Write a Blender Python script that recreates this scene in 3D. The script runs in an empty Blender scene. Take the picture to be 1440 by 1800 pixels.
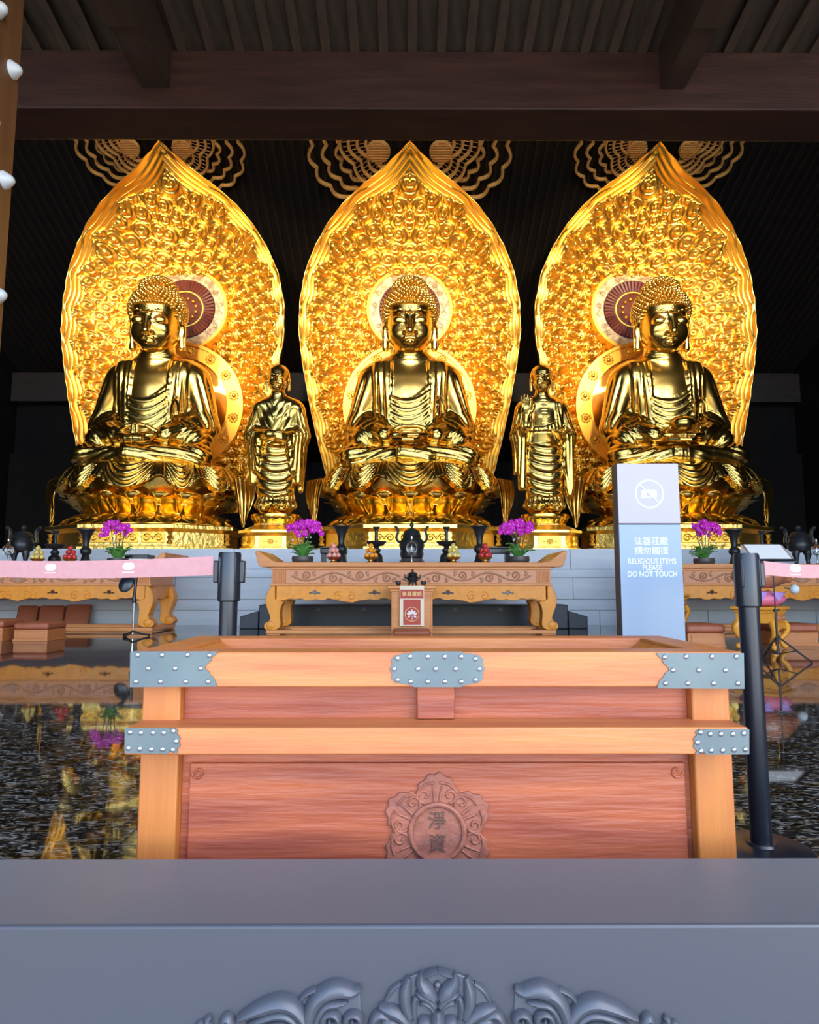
import bpy, math, random
import numpy as np
from mathutils import Vector, Matrix
PI = math.pi
random.seed(7)
rng = np.random.default_rng(11)
scene = bpy.context.scene
col = scene.collection

# ------------------------------------------------------------------ camera
F = 1180.0
PITCH = math.atan(130 / F)
YAW = math.atan(5 / F)
CAMZ = 0.9
cam_d = bpy.data.cameras.new('camera')
cam_d.sensor_fit = 'HORIZONTAL'
cam_d.sensor_width = 36.0
cam_d.lens = 36.0 * F / 1440.0
cam_d.clip_end = 500
cam = bpy.data.objects.new('camera', cam_d)
col.objects.link(cam)
cam.location = (0, 0, CAMZ)
cam.rotation_euler = (PI / 2 + PITCH, 0, -YAW)
scene.camera = cam

# ------------------------------------------------------------------ sky, sun, exposure
world = bpy.data.worlds.new('sky')
scene.world = world
world.use_nodes = True
wn = world.node_tree
bg = wn.nodes['Background']
sky = wn.nodes.new('ShaderNodeTexSky')
sky.sky_type = 'NISHITA'
sky.sun_disc = False
sky.sun_elevation = math.radians(52)
sky.sun_rotation = math.radians(120)
sky.altitude = 50
sky.air_density = 1.0
sky.dust_density = 1.6
wn.links.new(sky.outputs[0], bg.inputs['Color'])
bg.inputs['Strength'].default_value = 0.80

sun_d = bpy.data.lights.new('sun', 'SUN')
sun_d.energy = 5.0
sun_d.angle = math.radians(0.6)
sun_d.color = (1.0, 0.94, 0.84)
sun = bpy.data.objects.new('sun', sun_d)
col.objects.link(sun)
_az = math.radians(118)      # from the right and behind the camera
_sd = Vector((math.sin(_az) * math.cos(math.radians(52)), math.cos(_az) * math.cos(math.radians(52)), math.sin(math.radians(52))))
sun.rotation_euler = _sd.to_track_quat('Z', 'Y').to_euler()

scene.view_settings.view_transform = 'Standard'
scene.view_settings.look = 'None'
scene.view_settings.gamma = 1.0
scene.view_settings.use_curve_mapping = False
scene.view_settings.exposure = 0.7

# warm show lamps of the hall, mounted on the inside of the lintel wall and aimed at the statues
def hall_spot(name, loc, target, power, angle, color=(1.0, 0.78, 0.45), r=0.25):
    d = bpy.data.lights.new(name, 'SPOT')
    d.energy = power
    d.spot_size = math.radians(angle)
    d.spot_blend = 0.6
    d.color = color
    d.shadow_soft_size = r
    o = bpy.data.objects.new(name, d)
    col.objects.link(o)
    o.location = loc
    o.rotation_euler = (Vector(loc) - Vector(target)).to_track_quat('Z', 'Y').to_euler()
    return o
X0 = 0.085          # axis of the hall
SP = 6.70           # spacing of the Buddhas
for s in (-1, 0, 1):
    cx = X0 + s * SP
    hall_spot('hall_spotlight', (cx - 1.6, 8.2, 9.6), (cx - 0.6, 19, 8.9), 2000, 46)
    hall_spot('hall_spotlight', (cx + 1.6, 8.2, 9.6), (cx + 0.6, 19, 8.9), 2000, 46)

# ------------------------------------------------------------------ pixel helper (photo taken as 1440x1800)
def at(u, v, Y):
    """point at depth Y (metres in front of the camera) seen at pixel u, v"""
    a = (u - 720) / F
    b = (900 - v) / F
    x, y, z = a, math.cos(PITCH) - b * math.sin(PITCH), math.sin(PITCH) + b * math.cos(PITCH)
    x, y = x * math.cos(YAW) + y * math.sin(YAW), -x * math.sin(YAW) + y * math.cos(YAW)
    return Vector((x / y * Y, Y, CAMZ + z / y * Y))
def zat(v, Y): return at(720, v, Y).z
def xat(u, Y, v=1000): return at(u, v, Y).x
def yat(v, z):
    """depth at which a level plane of height z is seen at row v"""
    d = at(720, v, 1.0)
    return (z - CAMZ) / (d.z - CAMZ)

# ------------------------------------------------------------------ mesh helpers
class MB:
    def __init__(s): s.v = []; s.f = []
    def add(s, vs, fs):
        o = len(s.v)
        s.v.extend([tuple(p) for p in vs])
        s.f.extend([tuple(i + o for i in f) for f in fs])
        return s
    def box(s, c, d, rot=None):
        x, y, z = d[0] / 2, d[1] / 2, d[2] / 2
        vs = [Vector((a, b, e)) for a in (-x, x) for b in (-y, y) for e in (-z, z)]
        if rot is not None: vs = [rot @ p for p in vs]
        vs = [p + Vector(c) for p in vs]
        return s.add(vs, [(0, 1, 3, 2), (4, 6, 7, 5), (0, 4, 5, 1), (2, 3, 7, 6), (0, 2, 6, 4), (1, 5, 7, 3)])
    def span(s, lo, hi):
        return s.box([(a + b) / 2 for a, b in zip(lo, hi)], [abs(b - a) for a, b in zip(lo, hi)])
    def lathe(s, prof, n=24, c=(0, 0, 0), sx=1, sy=1, phase=0):
        vs = []; fs = []
        m = len(prof)
        for i in range(n):
            a = 2 * PI * i / n + phase
            for r, z in prof:
                vs.append((c[0] + sx * r * math.cos(a), c[1] + sy * r * math.sin(a), c[2] + z))
        for i in range(n):
            j = (i + 1) % n
            for k in range(m - 1):
                fs.append((i * m + k, j * m + k, j * m + k + 1, i * m + k + 1))
        if prof[0][0] > 1e-5: fs.append(tuple(i * m for i in range(n))[::-1])
        if prof[-1][0] > 1e-5: fs.append(tuple(i * m + m - 1 for i in range(n)))
        return s.add(vs, fs)
    def tube(s, pts, r, n=8, closed=False, flat=1.0, up=None):
        P = [Vector(p) for p in pts]
        m = len(P)
        R = r if hasattr(r, '__len__') else [r] * m
        vs = []; fs = []
        nrm = None
        for i in range(m):
            if closed: t = P[(i + 1) % m] - P[i - 1]
            else: t = P[min(i + 1, m - 1)] - P[max(i - 1, 0)]
            if t.length < 1e-9: t = Vector((0, 0, 1))
            t.normalize()
            if up is not None:
                a = t.cross(Vector(up)); a = a.normalized() if a.length > 1e-6 else t.orthogonal().normalized()
            else:
                if nrm is None: a = t.orthogonal().normalized()
                else:
                    a = nrm - t * nrm.dot(t); a = a.normalized() if a.length > 1e-6 else t.orthogonal().normalized()
            nrm = a
            b = t.cross(a)
            for k in range(n):
                q = 2 * PI * k / n
                vs.append(P[i] + a * (R[i] * math.cos(q)) + b * (R[i] * flat * math.sin(q)))
        last = m if closed else m - 1
        for i in range(last):
            j = (i + 1) % m
            for k in range(n):
                l = (k + 1) % n
                fs.append((i * n + k, i * n + l, j * n + l, j * n + k))
        if not closed:
            fs.append(tuple(range(n))[::-1]); fs.append(tuple((m - 1) * n + k for k in range(n)))
        return s.add(vs, fs)
    def prism(s, poly, O, U, V, N, d):
        """polygon (u,v) in the plane O,U,V pushed d along N"""
        O, U, V, N = Vector(O), Vector(U), Vector(V), Vector(N)
        n = len(poly)
        a = [O + U * p[0] + V * p[1] for p in poly]
        b = [p + N * d for p in a]
        fs = [tuple(range(n))[::-1], tuple(range(n, 2 * n))]
        fs += [(i, (i + 1) % n, (i + 1) % n + n, i + n) for i in range(n)]
        return s.add(a + b, fs)
    def sphere(s, c, r, n=12, m=8):
        r3 = r if hasattr(r, '__len__') else (r, r, r)
        vs = []; fs = []
        for j in range(1, m):
            t = PI * j / m
            for i in range(n):
                a = 2 * PI * i / n
                vs.append((c[0] + r3[0] * math.sin(t) * math.cos(a), c[1] + r3[1] * math.sin(t) * math.sin(a), c[2] + r3[2] * math.cos(t)))
        top = len(vs); vs.append((c[0], c[1], c[2] + r3[2])); vs.append((c[0], c[1], c[2] - r3[2]))
        for j in range(m - 2):
            for i in range(n):
                k = (i + 1) % n
                fs.append((j * n + i, (j + 1) * n + i, (j + 1) * n + k, j * n + k))
        for i in range(n):
            k = (i + 1) % n
            fs.append((top, i, k)); fs.append((top + 1, (m - 2) * n + k, (m - 2) * n + i))
        return s.add(vs, fs)
    def blade(s, path, w, h, O, U, V, N):
        """raised leaf or ridge lying on the plane O,U,V along a 2D path"""
        O, U, V, N = Vector(O), Vector(U), Vector(V), Vector(N)
        m = len(path)
        W = w if hasattr(w, '__len__') else [w] * m
        H = h if hasattr(h, '__len__') else [h] * m
        vs = []; fs = []
        prof = [(-1, -.3), (-.95, .35), (-.5, .85), (0, 1), (.5, .85), (.95, .35), (1, -.3)]
        n = len(prof)
        for i in range(m):
            p = path[i]; q0 = path[max(i - 1, 0)]; q1 = path[min(i + 1, m - 1)]
            tx, ty = q1[0] - q0[0], q1[1] - q0[1]
            l = math.hypot(tx, ty) or 1
            nx, ny = -ty / l, tx / l
            for a, b in prof:
                vs.append(O + U * (p[0] + nx * a * W[i]) + V * (p[1] + ny * a * W[i]) + N * (b * H[i]))
        for i in range(m - 1):
            for k in range(n - 1):
                fs.append((i * n + k, i * n + k + 1, (i + 1) * n + k + 1, (i + 1) * n + k))
        fs.append(tuple(range(n))); fs.append(tuple((m - 1) * n + k for k in range(n))[::-1])
        return s.add(vs, fs)
    def mesh(s, name, smooth=40):
        me = bpy.data.meshes.new(name)
        me.from_pydata(s.v, [], s.f)
        me.update()
        if smooth:
            me.polygons.foreach_set('use_smooth', [True] * len(me.polygons))
            me.set_sharp_from_angle(angle=math.radians(smooth))
        return me

def np_mesh(name, V, Q, smooth=True):
    """mesh from numpy arrays (quads)"""
    me = bpy.data.meshes.new(name)
    V = np.asarray(V, np.float32); Q = np.asarray(Q, np.int32)
    me.vertices.add(len(V)); me.vertices.foreach_set('co', V.ravel())
    k = Q.shape[1]
    me.loops.add(Q.size); me.loops.foreach_set('vertex_index', Q.ravel())
    me.polygons.add(len(Q))
    me.polygons.foreach_set('loop_start', np.arange(0, Q.size, k, dtype=np.int32))
    me.polygons.foreach_set('loop_total', np.full(len(Q), k, np.int32))
    me.update(calc_edges=True)
    me.validate()
    if smooth: me.polygons.foreach_set('use_smooth', [True] * len(me.polygons))
    return me

def grid_mesh(name, P, closed_u=False, smooth=True):
    """P: (nu, nv, 3) points -> quads"""
    nu, nv = P.shape[:2]
    idx = np.arange(nu * nv).reshape(nu, nv)
    a = idx if not closed_u else np.vstack([idx, idx[:1]])
    Q = np.stack([a[:-1, :-1], a[1:, :-1], a[1:, 1:], a[:-1, 1:]], -1).reshape(-1, 4)
    return np_mesh(name, P.reshape(-1, 3), Q, smooth)

def obj(name, m, mt=None, parent=None, loc=None, bevel=0, label=None, smooth=40, rot=None):
    me = m.mesh(name, smooth) if isinstance(m, MB) else m
    o = bpy.data.objects.new(name, me)
    col.objects.link(o)
    if mt is not None and not me.materials: me.materials.append(mt)
    if parent is not None: o.parent = parent
    if loc is not None: o.location = loc
    if rot is not None: o.rotation_euler = rot
    if bevel:
        b = o.modifiers.new('bevel', 'BEVEL'); b.width = bevel; b.segments = 2; b.limit_method = 'ANGLE'; b.angle_limit = math.radians(35)
        b.harden_normals = False
    if label: o['label'] = label
    return o
def tag(o, label, cat, group=None):
    o['label'] = label; o['category'] = cat
    if group: o['group'] = group
    return o
def thing(name, label, cat, loc=(0, 0, 0), rz=0, group=None):
    o = bpy.data.objects.new(name, None)
    o.empty_display_size = 0.1
    col.objects.link(o)
    o.location = loc; o.rotation_euler = (0, 0, rz)
    return tag(o, label, cat, group)
def struct(o, label=None):
    o['kind'] = 'structure'
    if label: o['label'] = label
    return o
def copy_tree(o, parent=None):
    c = o.copy(); col.objects.link(c); c.parent = parent
    for ch in list(o.children): copy_tree(ch, c)
    return c
def dup(o, loc, label, rz=None, group=None):
    c = copy_tree(o); c.location = loc
    if rz is not None: c.rotation_euler = (0, 0, rz)
    c['label'] = label
    if group: c['group'] = group
    return c
_deps = None
def text_mesh(name, body, size, extrude=0.002, align='CENTER'):
    cu = bpy.data.curves.new(name, 'FONT')
    cu.body = body; cu.size = size; cu.extrude = extrude; cu.align_x = align; cu.align_y = 'CENTER'
    cu.resolution_u = 4
    t = bpy.data.objects.new(name, cu); col.objects.link(t)
    dg = bpy.context.evaluated_depsgraph_get()
    me = bpy.data.meshes.new_from_object(t.evaluated_get(dg))
    bpy.data.objects.remove(t); bpy.data.curves.remove(cu)
    me.name = name
    return me
def curve2d_mesh(name, loops, extrude, bevel=0.0):
    """flat shape with holes (loops of 2D points) extruded both ways in local z"""
    cu = bpy.data.curves.new(name, 'CURVE')
    cu.dimensions = '2D'; cu.fill_mode = 'BOTH'; cu.extrude = extrude; cu.bevel_depth = bevel; cu.bevel_resolution = 1
    for lp in loops:
        sp = cu.splines.new('POLY'); sp.points.add(len(lp) - 1); sp.use_cyclic_u = True
        for i, p in enumerate(lp): sp.points[i].co = (p[0], p[1], 0, 1)
    t = bpy.data.objects.new(name, cu); col.objects.link(t)
    dg = bpy.context.evaluated_depsgraph_get()
    me = bpy.data.meshes.new_from_object(t.evaluated_get(dg))
    bpy.data.objects.remove(t); bpy.data.curves.remove(cu)
    me.name = name
    return me
def spiral(cx, cy, r0, r1, a0, turns, n=26, sgn=1):
    out = []
    for i in range(n + 1):
        t = i / n
        r = r0 + (r1 - r0) * t
        a = a0 + sgn * 2 * PI * turns * t
        out.append((cx + r * math.cos(a), cy + r * math.sin(a)))
    return out
def smooth_path(pts, n=8):
    """Catmull-Rom through points"""
    P = [pts[0]] + list(pts) + [pts[-1]]
    out = []
    dim = len(pts[0])
    for i in range(1, len(P) - 2):
        for k in range(n):
            t = k / n
            out.append(tuple(0.5 * ((2 * P[i][d]) + (-P[i - 1][d] + P[i + 1][d]) * t + (2 * P[i - 1][d] - 5 * P[i][d] + 4 * P[i + 1][d] - P[i + 2][d]) * t * t + (-P[i - 1][d] + 3 * P[i][d] - 3 * P[i + 1][d] + P[i + 2][d]) * t ** 3) for d in range(dim)))
    out.append(tuple(pts[-1]))
    return out

# ------------------------------------------------------------------ materials
def mat(name, c1, rough=.5, metal=0.0, c2=None, scale=4.0, stretch=(1, 1, 1), bump=0.0, bscale=None, spec=.5, coat=0.0, detail=6, rough2=None, contrast=(.3, .7), trans=0.0, emit=0.0, bstretch=None):
    m = bpy.data.materials.new(name); m.use_nodes = True
    nt = m.node_tree; b = nt.nodes['Principled BSDF']
    b.inputs['Base Color'].default_value = (*c1, 1); b.inputs['Roughness'].default_value = rough
    b.inputs['Metallic'].default_value = metal
    b.inputs['Specular IOR Level'].default_value = spec
    b.inputs['Coat Weight'].default_value = coat
    b.inputs['Coat Roughness'].default_value = .12
    b.inputs['Transmission Weight'].default_value = trans
    if c2 is not None or bump or rough2 is not None:
        tc = nt.nodes.new('ShaderNodeTexCoord'); mp = nt.nodes.new('ShaderNodeMapping')
        mp.inputs['Scale'].default_value = stretch
        nt.links.new(tc.outputs['Object'], mp.inputs['Vector'])
        no = nt.nodes.new('ShaderNodeTexNoise'); no.inputs['Scale'].default_value = scale; no.inputs['Detail'].default_value = detail
        nt.links.new(mp.outputs[0], no.inputs['Vector'])
        mr = nt.nodes.new('ShaderNodeMapRange'); mr.inputs[1].default_value = contrast[0]; mr.inputs[2].default_value = contrast[1]
        nt.links.new(no.outputs['Fac'], mr.inputs[0])
        if c2 is not None:
            mx = nt.nodes.new('ShaderNodeMix'); mx.data_type = 'RGBA'
            mx.inputs[6].default_value = (*c1, 1); mx.inputs[7].default_value = (*c2, 1)
            nt.links.new(mr.outputs[0], mx.inputs[0]); nt.links.new(mx.outputs[2], b.inputs['Base Color'])
        if rough2 is not None:
            mr2 = nt.nodes.new('ShaderNodeMapRange'); mr2.inputs[3].default_value = rough; mr2.inputs[4].default_value = rough2
            nt.links.new(mr.outputs[0], mr2.inputs[0]); nt.links.new(mr2.outputs[0], b.inputs['Roughness'])
        if bump:
            nb = no
            if bscale:
                nb = nt.nodes.new('ShaderNodeTexNoise'); nb.inputs['Scale'].default_value = bscale; nb.inputs['Detail'].default_value = 4
                if bstretch:
                    mp2 = nt.nodes.new('ShaderNodeMapping'); mp2.inputs['Scale'].default_value = bstretch
                    nt.links.new(tc.outputs['Object'], mp2.inputs['Vector']); nt.links.new(mp2.outputs[0], nb.inputs['Vector'])
                else: nt.links.new(mp.outputs[0], nb.inputs['Vector'])
            bp = nt.nodes.new('ShaderNodeBump'); bp.inputs['Strength'].default_value = bump; bp.inputs['Distance'].default_value = .02
            nt.links.new(nb.outputs['Fac'], bp.inputs['Height']); nt.links.new(bp.outputs[0], b.inputs['Normal'])
    return m

M = {}
M['gold'] = mat('polished_gold', (.84, .55, .14), .21, 1.0, c2=(.78, .48, .11), scale=1.5)
M['gold_leaf'] = mat('gilded_relief', (1.0, .70, .19), .28, 1.0, c2=(.96, .60, .12), scale=2.0)
M['gold_lotus'] = mat('lotus_gold', (1.0, .62, .12), .22, 1.0)
M['gold_base'] = mat('chased_gold', (1.0, .68, .18), .30, 1.0, bump=.9, scale=9, bscale=9)
M['gold_flat'] = mat('plain_gold', (.95, .54, .085), .40, 1.0)
M['halo_ring'] = mat('pale_halo_ring', (.72, .55, .30), .45, .55, c2=(.42, .28, .14), scale=7, bump=.5, contrast=(.42, .6))
M['halo_red'] = mat('dark_red_lacquer', (.13, .022, .015), .40, 0, c2=(.20, .04, .025), scale=6)
M['halo_inner'] = mat('brown_red_lacquer', (.28, .06, .015), .35)
M['dark_wood'] = mat('dark_lacquered_wood', (.020, .0085, .006), .42, 0, spec=.15, c2=(.038, .014, .009), scale=2.2, stretch=(.5, 5, 5), bump=.15, bscale=9, rough2=.5)
M['dark_wood_y'] = mat('dark_lacquered_wood_rafter', (.024, .014, .010), .42, 0, c2=(.045, .025, .016), scale=2.2, stretch=(5, .5, 5), bump=.15, bscale=9)
M['plank_a'] = mat('ceiling_plank_brown', (.024, .016, .011), .6, 0, c2=(.046, .030, .019), scale=2.5, stretch=(6, .6, 6), bump=.2, bscale=8)
M['batten'] = mat('ceiling_batten_brown', (.034, .021, .014), .55, 0, c2=(.06, .036, .022), scale=2.5, stretch=(6, .6, 6))
M['slat'] = mat('black_brown_slat', (.02, .012, .009), .5, 0, c2=(.035, .02, .014), scale=2, stretch=(6, .6, 6))
M['wall_dark'] = mat('black_brown_wall', (.006, .0045, .004), .75, 0, spec=.15, c2=(.010, .008, .0065), scale=1.5)
M['wall_slate'] = mat('slate_black_plank', (.013, .013, .018), .6, 0, spec=.3, c2=(.022, .022, .030), scale=1.5, stretch=(4, 4, .5))
M['door_wood'] = mat('brown_door_wood', (.12, .05, .018), .45, 0, c2=(.17, .075, .028), scale=2.0, stretch=(5, 5, .5), bump=.1, bscale=8)
M['stud'] = mat('white_shell_stud', (.55, .58, .60), .35)
M['granite'] = None
M['stone'] = mat('grey_dais_stone', (.55, .59, .66), .42, 0, c2=(.46, .50, .575), scale=1.2, stretch=(.6, 1, 5))
M['threshold'] = mat('slate_grey_lacquer', (.033, .037, .050), .36, 0, c2=(.029, .030, .040), scale=1.3, stretch=(.8, 1.5, 1.5), rough2=.45)
M['threshold'].node_tree.nodes['Principled BSDF'].inputs['Sheen Weight'].default_value = .22
M['threshold'].node_tree.nodes['Principled BSDF'].inputs['Sheen Roughness'].default_value = .5
M['carving'] = mat('slate_grey_carving', (.050, .055, .070), .42)
M['plaza'] = mat('pale_plaza_stone', (.56, .55, .52), .7, 0, c2=(.50, .49, .46), scale=.6)
M['tan_carving'] = mat('tan_wood_carving', (.98, .52, .16), .38, 0, c2=(.90, .44, .12), scale=5)
M['iron'] = mat('black_bronze', (.018, .02, .024), .38, .3, c2=(.03, .032, .038), scale=8)
M['black'] = mat('black_plastic', (.012, .014, .02), .32)
M['navy'] = mat('navy_black_case', (.018, .022, .034), .5, 0, c2=(.028, .032, .045), scale=14)
M['belt'] = mat('pink_barrier_belt', (.52, .25, .25), .62, 0, c2=(.48, .22, .22), scale=30)
M['white'] = mat('white_print', (.62, .68, .70), .5)
M['sign_head'] = mat('pale_lilac_panel', (.30, .268, .305), .4)
M['sign_body'] = mat('sky_blue_panel', (.165, .225, .305), .28)
M['sign_side'] = mat('dark_sign_edge', (.035, .03, .035), .4)
M['sign_print'] = mat('pale_blue_print', (.42, .66, .76), .5)
M['box_post'] = mat('orange_teak', (.47, .16, .03), .48, 0, c2=(.40, .115, .024), scale=3.0, stretch=(7, 7, .7), bump=.12, bscale=14)
M['box_rail'] = mat('amber_teak_rail', (.47, .165, .046), .48, 0, c2=(.36, .082, .030), scale=2.6, stretch=(.6, 7, 7), detail=9, contrast=(.36, .72), bump=.12, bscale=14)
M['box_panel'] = mat('red_brown_panel', (.44, .108, .040), .45, 0, c2=(.24, .048, .024), scale=2.6, stretch=(.55, 6, 6), bump=.2, bscale=12, detail=9, contrast=(.32, .66))
M['emblem'] = mat('weathered_red_carving', (.34, .105, .058), .6, 0, c2=(.19, .06, .038), scale=16, bump=.3, bscale=40)
M['box_dark'] = mat('dark_inlay', (.10, .045, .03), .6)
M['plate'] = mat('blue_grey_metal', (.115, .145, .15), .42, .45, c2=(.085, .112, .122), scale=6)
M['nail'] = mat('steel_nail', (.42, .45, .48), .3, .8)
M['table'] = mat('warm_table_wood', (.72, .285, .095), .36, 0, c2=(.60, .22, .068), scale=2, stretch=(.8, 6, 6), spec=.3)
M['table_leg'] = mat('honey_table_wood', (.82, .30, .03), .34, 0, c2=(.70, .245, .028), scale=2, stretch=(5, 5, .8), spec=.35)
M['table_carve'] = mat('carved_frieze_wood', (.44, .20, .11), .42)
M['frieze_back'] = mat('frieze_ground_wood', (.62, .25, .11), .45)
M['stool'] = mat('yellow_stool_wood', (.85, .35, .04), .35, 0, c2=(.76, .28, .028), scale=2.5, stretch=(5, 5, .8), spec=.35)
M['cushion'] = mat('red_brown_leather', (.40, .11, .05), .45, 0, c2=(.33, .085, .04), scale=6)
M['kneeler_wood'] = mat('kneeler_wood', (.58, .20, .06), .42, 0, c2=(.47, .15, .042), scale=2, stretch=(.8, 6, 6))
M['red_cloth'] = mat('red_cloth', (.52, .085, .055), .75, 0, c2=(.46, .07, .045), scale=20)
M['cream_cloth'] = mat('cream_cloth', (.82, .68, .50), .75)
M['yellow_print'] = mat('yellow_print', (.95, .75, .30), .6)
M['white_print'] = mat('white_lotus_print', (.85, .78, .74), .6)
M['leaf'] = mat('orchid_leaf', (.06, .20, .035), .38, 0, c2=(.11, .30, .06), scale=9)
M['petal'] = mat('magenta_petal', (.62, .008, .44), .55, 0, c2=(.72, .02, .60), scale=20)
M['petal_core'] = mat('pale_orchid_core', (.85, .62, .80), .5)
M['pot'] = mat('dark_brown_pot', (.05, .042, .04), .45, 0, c2=(.09, .075, .07), scale=6)
M['stem'] = mat('dark_stem', (.08, .09, .06), .5)
M['brass'] = mat('brass_dish', (.62, .36, .10), .32, .9)
M['red_dish'] = mat('red_gold_dish', (.45, .12, .05), .35, .6)
M['peach'] = mat('pink_peach', (.85, .27, .24), .45, 0, c2=(.90, .45, .36), scale=12)
M['orange'] = mat('orange_fruit', (.90, .34, .02), .42, bump=.1, scale=90)
M['pear'] = mat('yellow_pear', (.82, .58, .10), .42, 0, c2=(.78, .62, .20), scale=12)
M['apple'] = mat('red_apple', (.60, .012, .02), .25, 0, c2=(.70, .06, .05), scale=10)
M['glass'] = mat('clear_glass', (.9, .95, 1.0), .03, 0, trans=1.0)
M['pink_cushion'] = mat('pink_silk', (.80, .22, .30), .5, 0, c2=(.70, .15, .30), scale=5)
M['violet_cushion'] = mat('violet_silk', (.34, .16, .52), .5, 0, c2=(.45, .22, .55), scale=5)
M['fish_wood'] = mat('reddish_fish_wood', (.50, .19, .10), .22, 0, c2=(.42, .14, .07), scale=3, coat=.4)
M['paper'] = mat('paper_sheet', (.80, .76, .72), .6)
M['desk_brown'] = mat('brown_desk_plate', (.28, .16, .14), .5)
M['chrome'] = mat('chrome', (.7, .72, .75), .15, 1.0)
M['grout'] = mat('pale_grout', (.30, .31, .32), .5)

def granite(name, joints=False):
    m = bpy.data.materials.new(name); m.use_nodes = True
    nt = m.node_tree; b = nt.nodes['Principled BSDF']
    b.inputs['Roughness'].default_value = .035
    b.inputs['IOR'].default_value = 1.5
    tc = nt.nodes.new('ShaderNodeTexCoord'); mp = nt.nodes.new('ShaderNodeMapping')
    mp.inputs['Scale'].default_value = (1, 2.2, 1); mp.inputs['Rotation'].default_value = (0, 0, .5)
    nt.links.new(tc.outputs['Object'], mp.inputs['Vector'])
    n1 = nt.nodes.new('ShaderNodeTexNoise'); n1.inputs['Scale'].default_value = 21; n1.inputs['Detail'].default_value = 5; n1.inputs['Distortion'].default_value = 1.2
    n2 = nt.nodes.new('ShaderNodeTexNoise'); n2.inputs['Scale'].default_value = 7; n2.inputs['Detail'].default_value = 3
    for n in (n1, n2): nt.links.new(mp.outputs[0], n.inputs['Vector'])
    r1 = nt.nodes.new('ShaderNodeValToRGB')
    e = r1.color_ramp.elements
    e[0].position = .38; e[0].color = (.006, .007, .008, 1)
    e[1].position = .67; e[1].color = (.40, .41, .40, 1)
    x = e.new(.50); x.color = (.035, .033, .028, 1)
    x = e.new(.555); x.color = (.15, .14, .11, 1)
    nt.links.new(n1.outputs['Fac'], r1.inputs[0])
    r2 = nt.nodes.new('ShaderNodeValToRGB')
    r2.color_ramp.elements[0].position = .42; r2.color_ramp.elements[0].color = (1, 1, 1, 1)
    r2.color_ramp.elements[1].position = .62; r2.color_ramp.elements[1].color = (.55, .36, .16, 1)
    nt.links.new(n2.outputs['Fac'], r2.inputs[0])
    mx = nt.nodes.new('ShaderNodeMix'); mx.data_type = 'RGBA'; mx.blend_type = 'MULTIPLY'; mx.inputs[0].default_value = 1
    nt.links.new(r1.outputs[0], mx.inputs[6]); nt.links.new(r2.outputs[0], mx.inputs[7])
    nt.links.new(mx.outputs[2], b.inputs['Base Color'])
    # slightly uneven polish
    n3 = nt.nodes.new('ShaderNodeTexNoise'); n3.inputs['Scale'].default_value = 1.6
    bp = nt.nodes.new('ShaderNodeBump'); bp.inputs['Strength'].default_value = .02; bp.inputs['Distance'].default_value = .02
    nt.links.new(tc.outputs['Object'], n3.inputs['Vector']); nt.links.new(n3.outputs['Fac'], bp.inputs['Height']); nt.links.new(bp.outputs[0], b.inputs['Normal'])
    return m
M['granite'] = granite('polished_black_granite')

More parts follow.
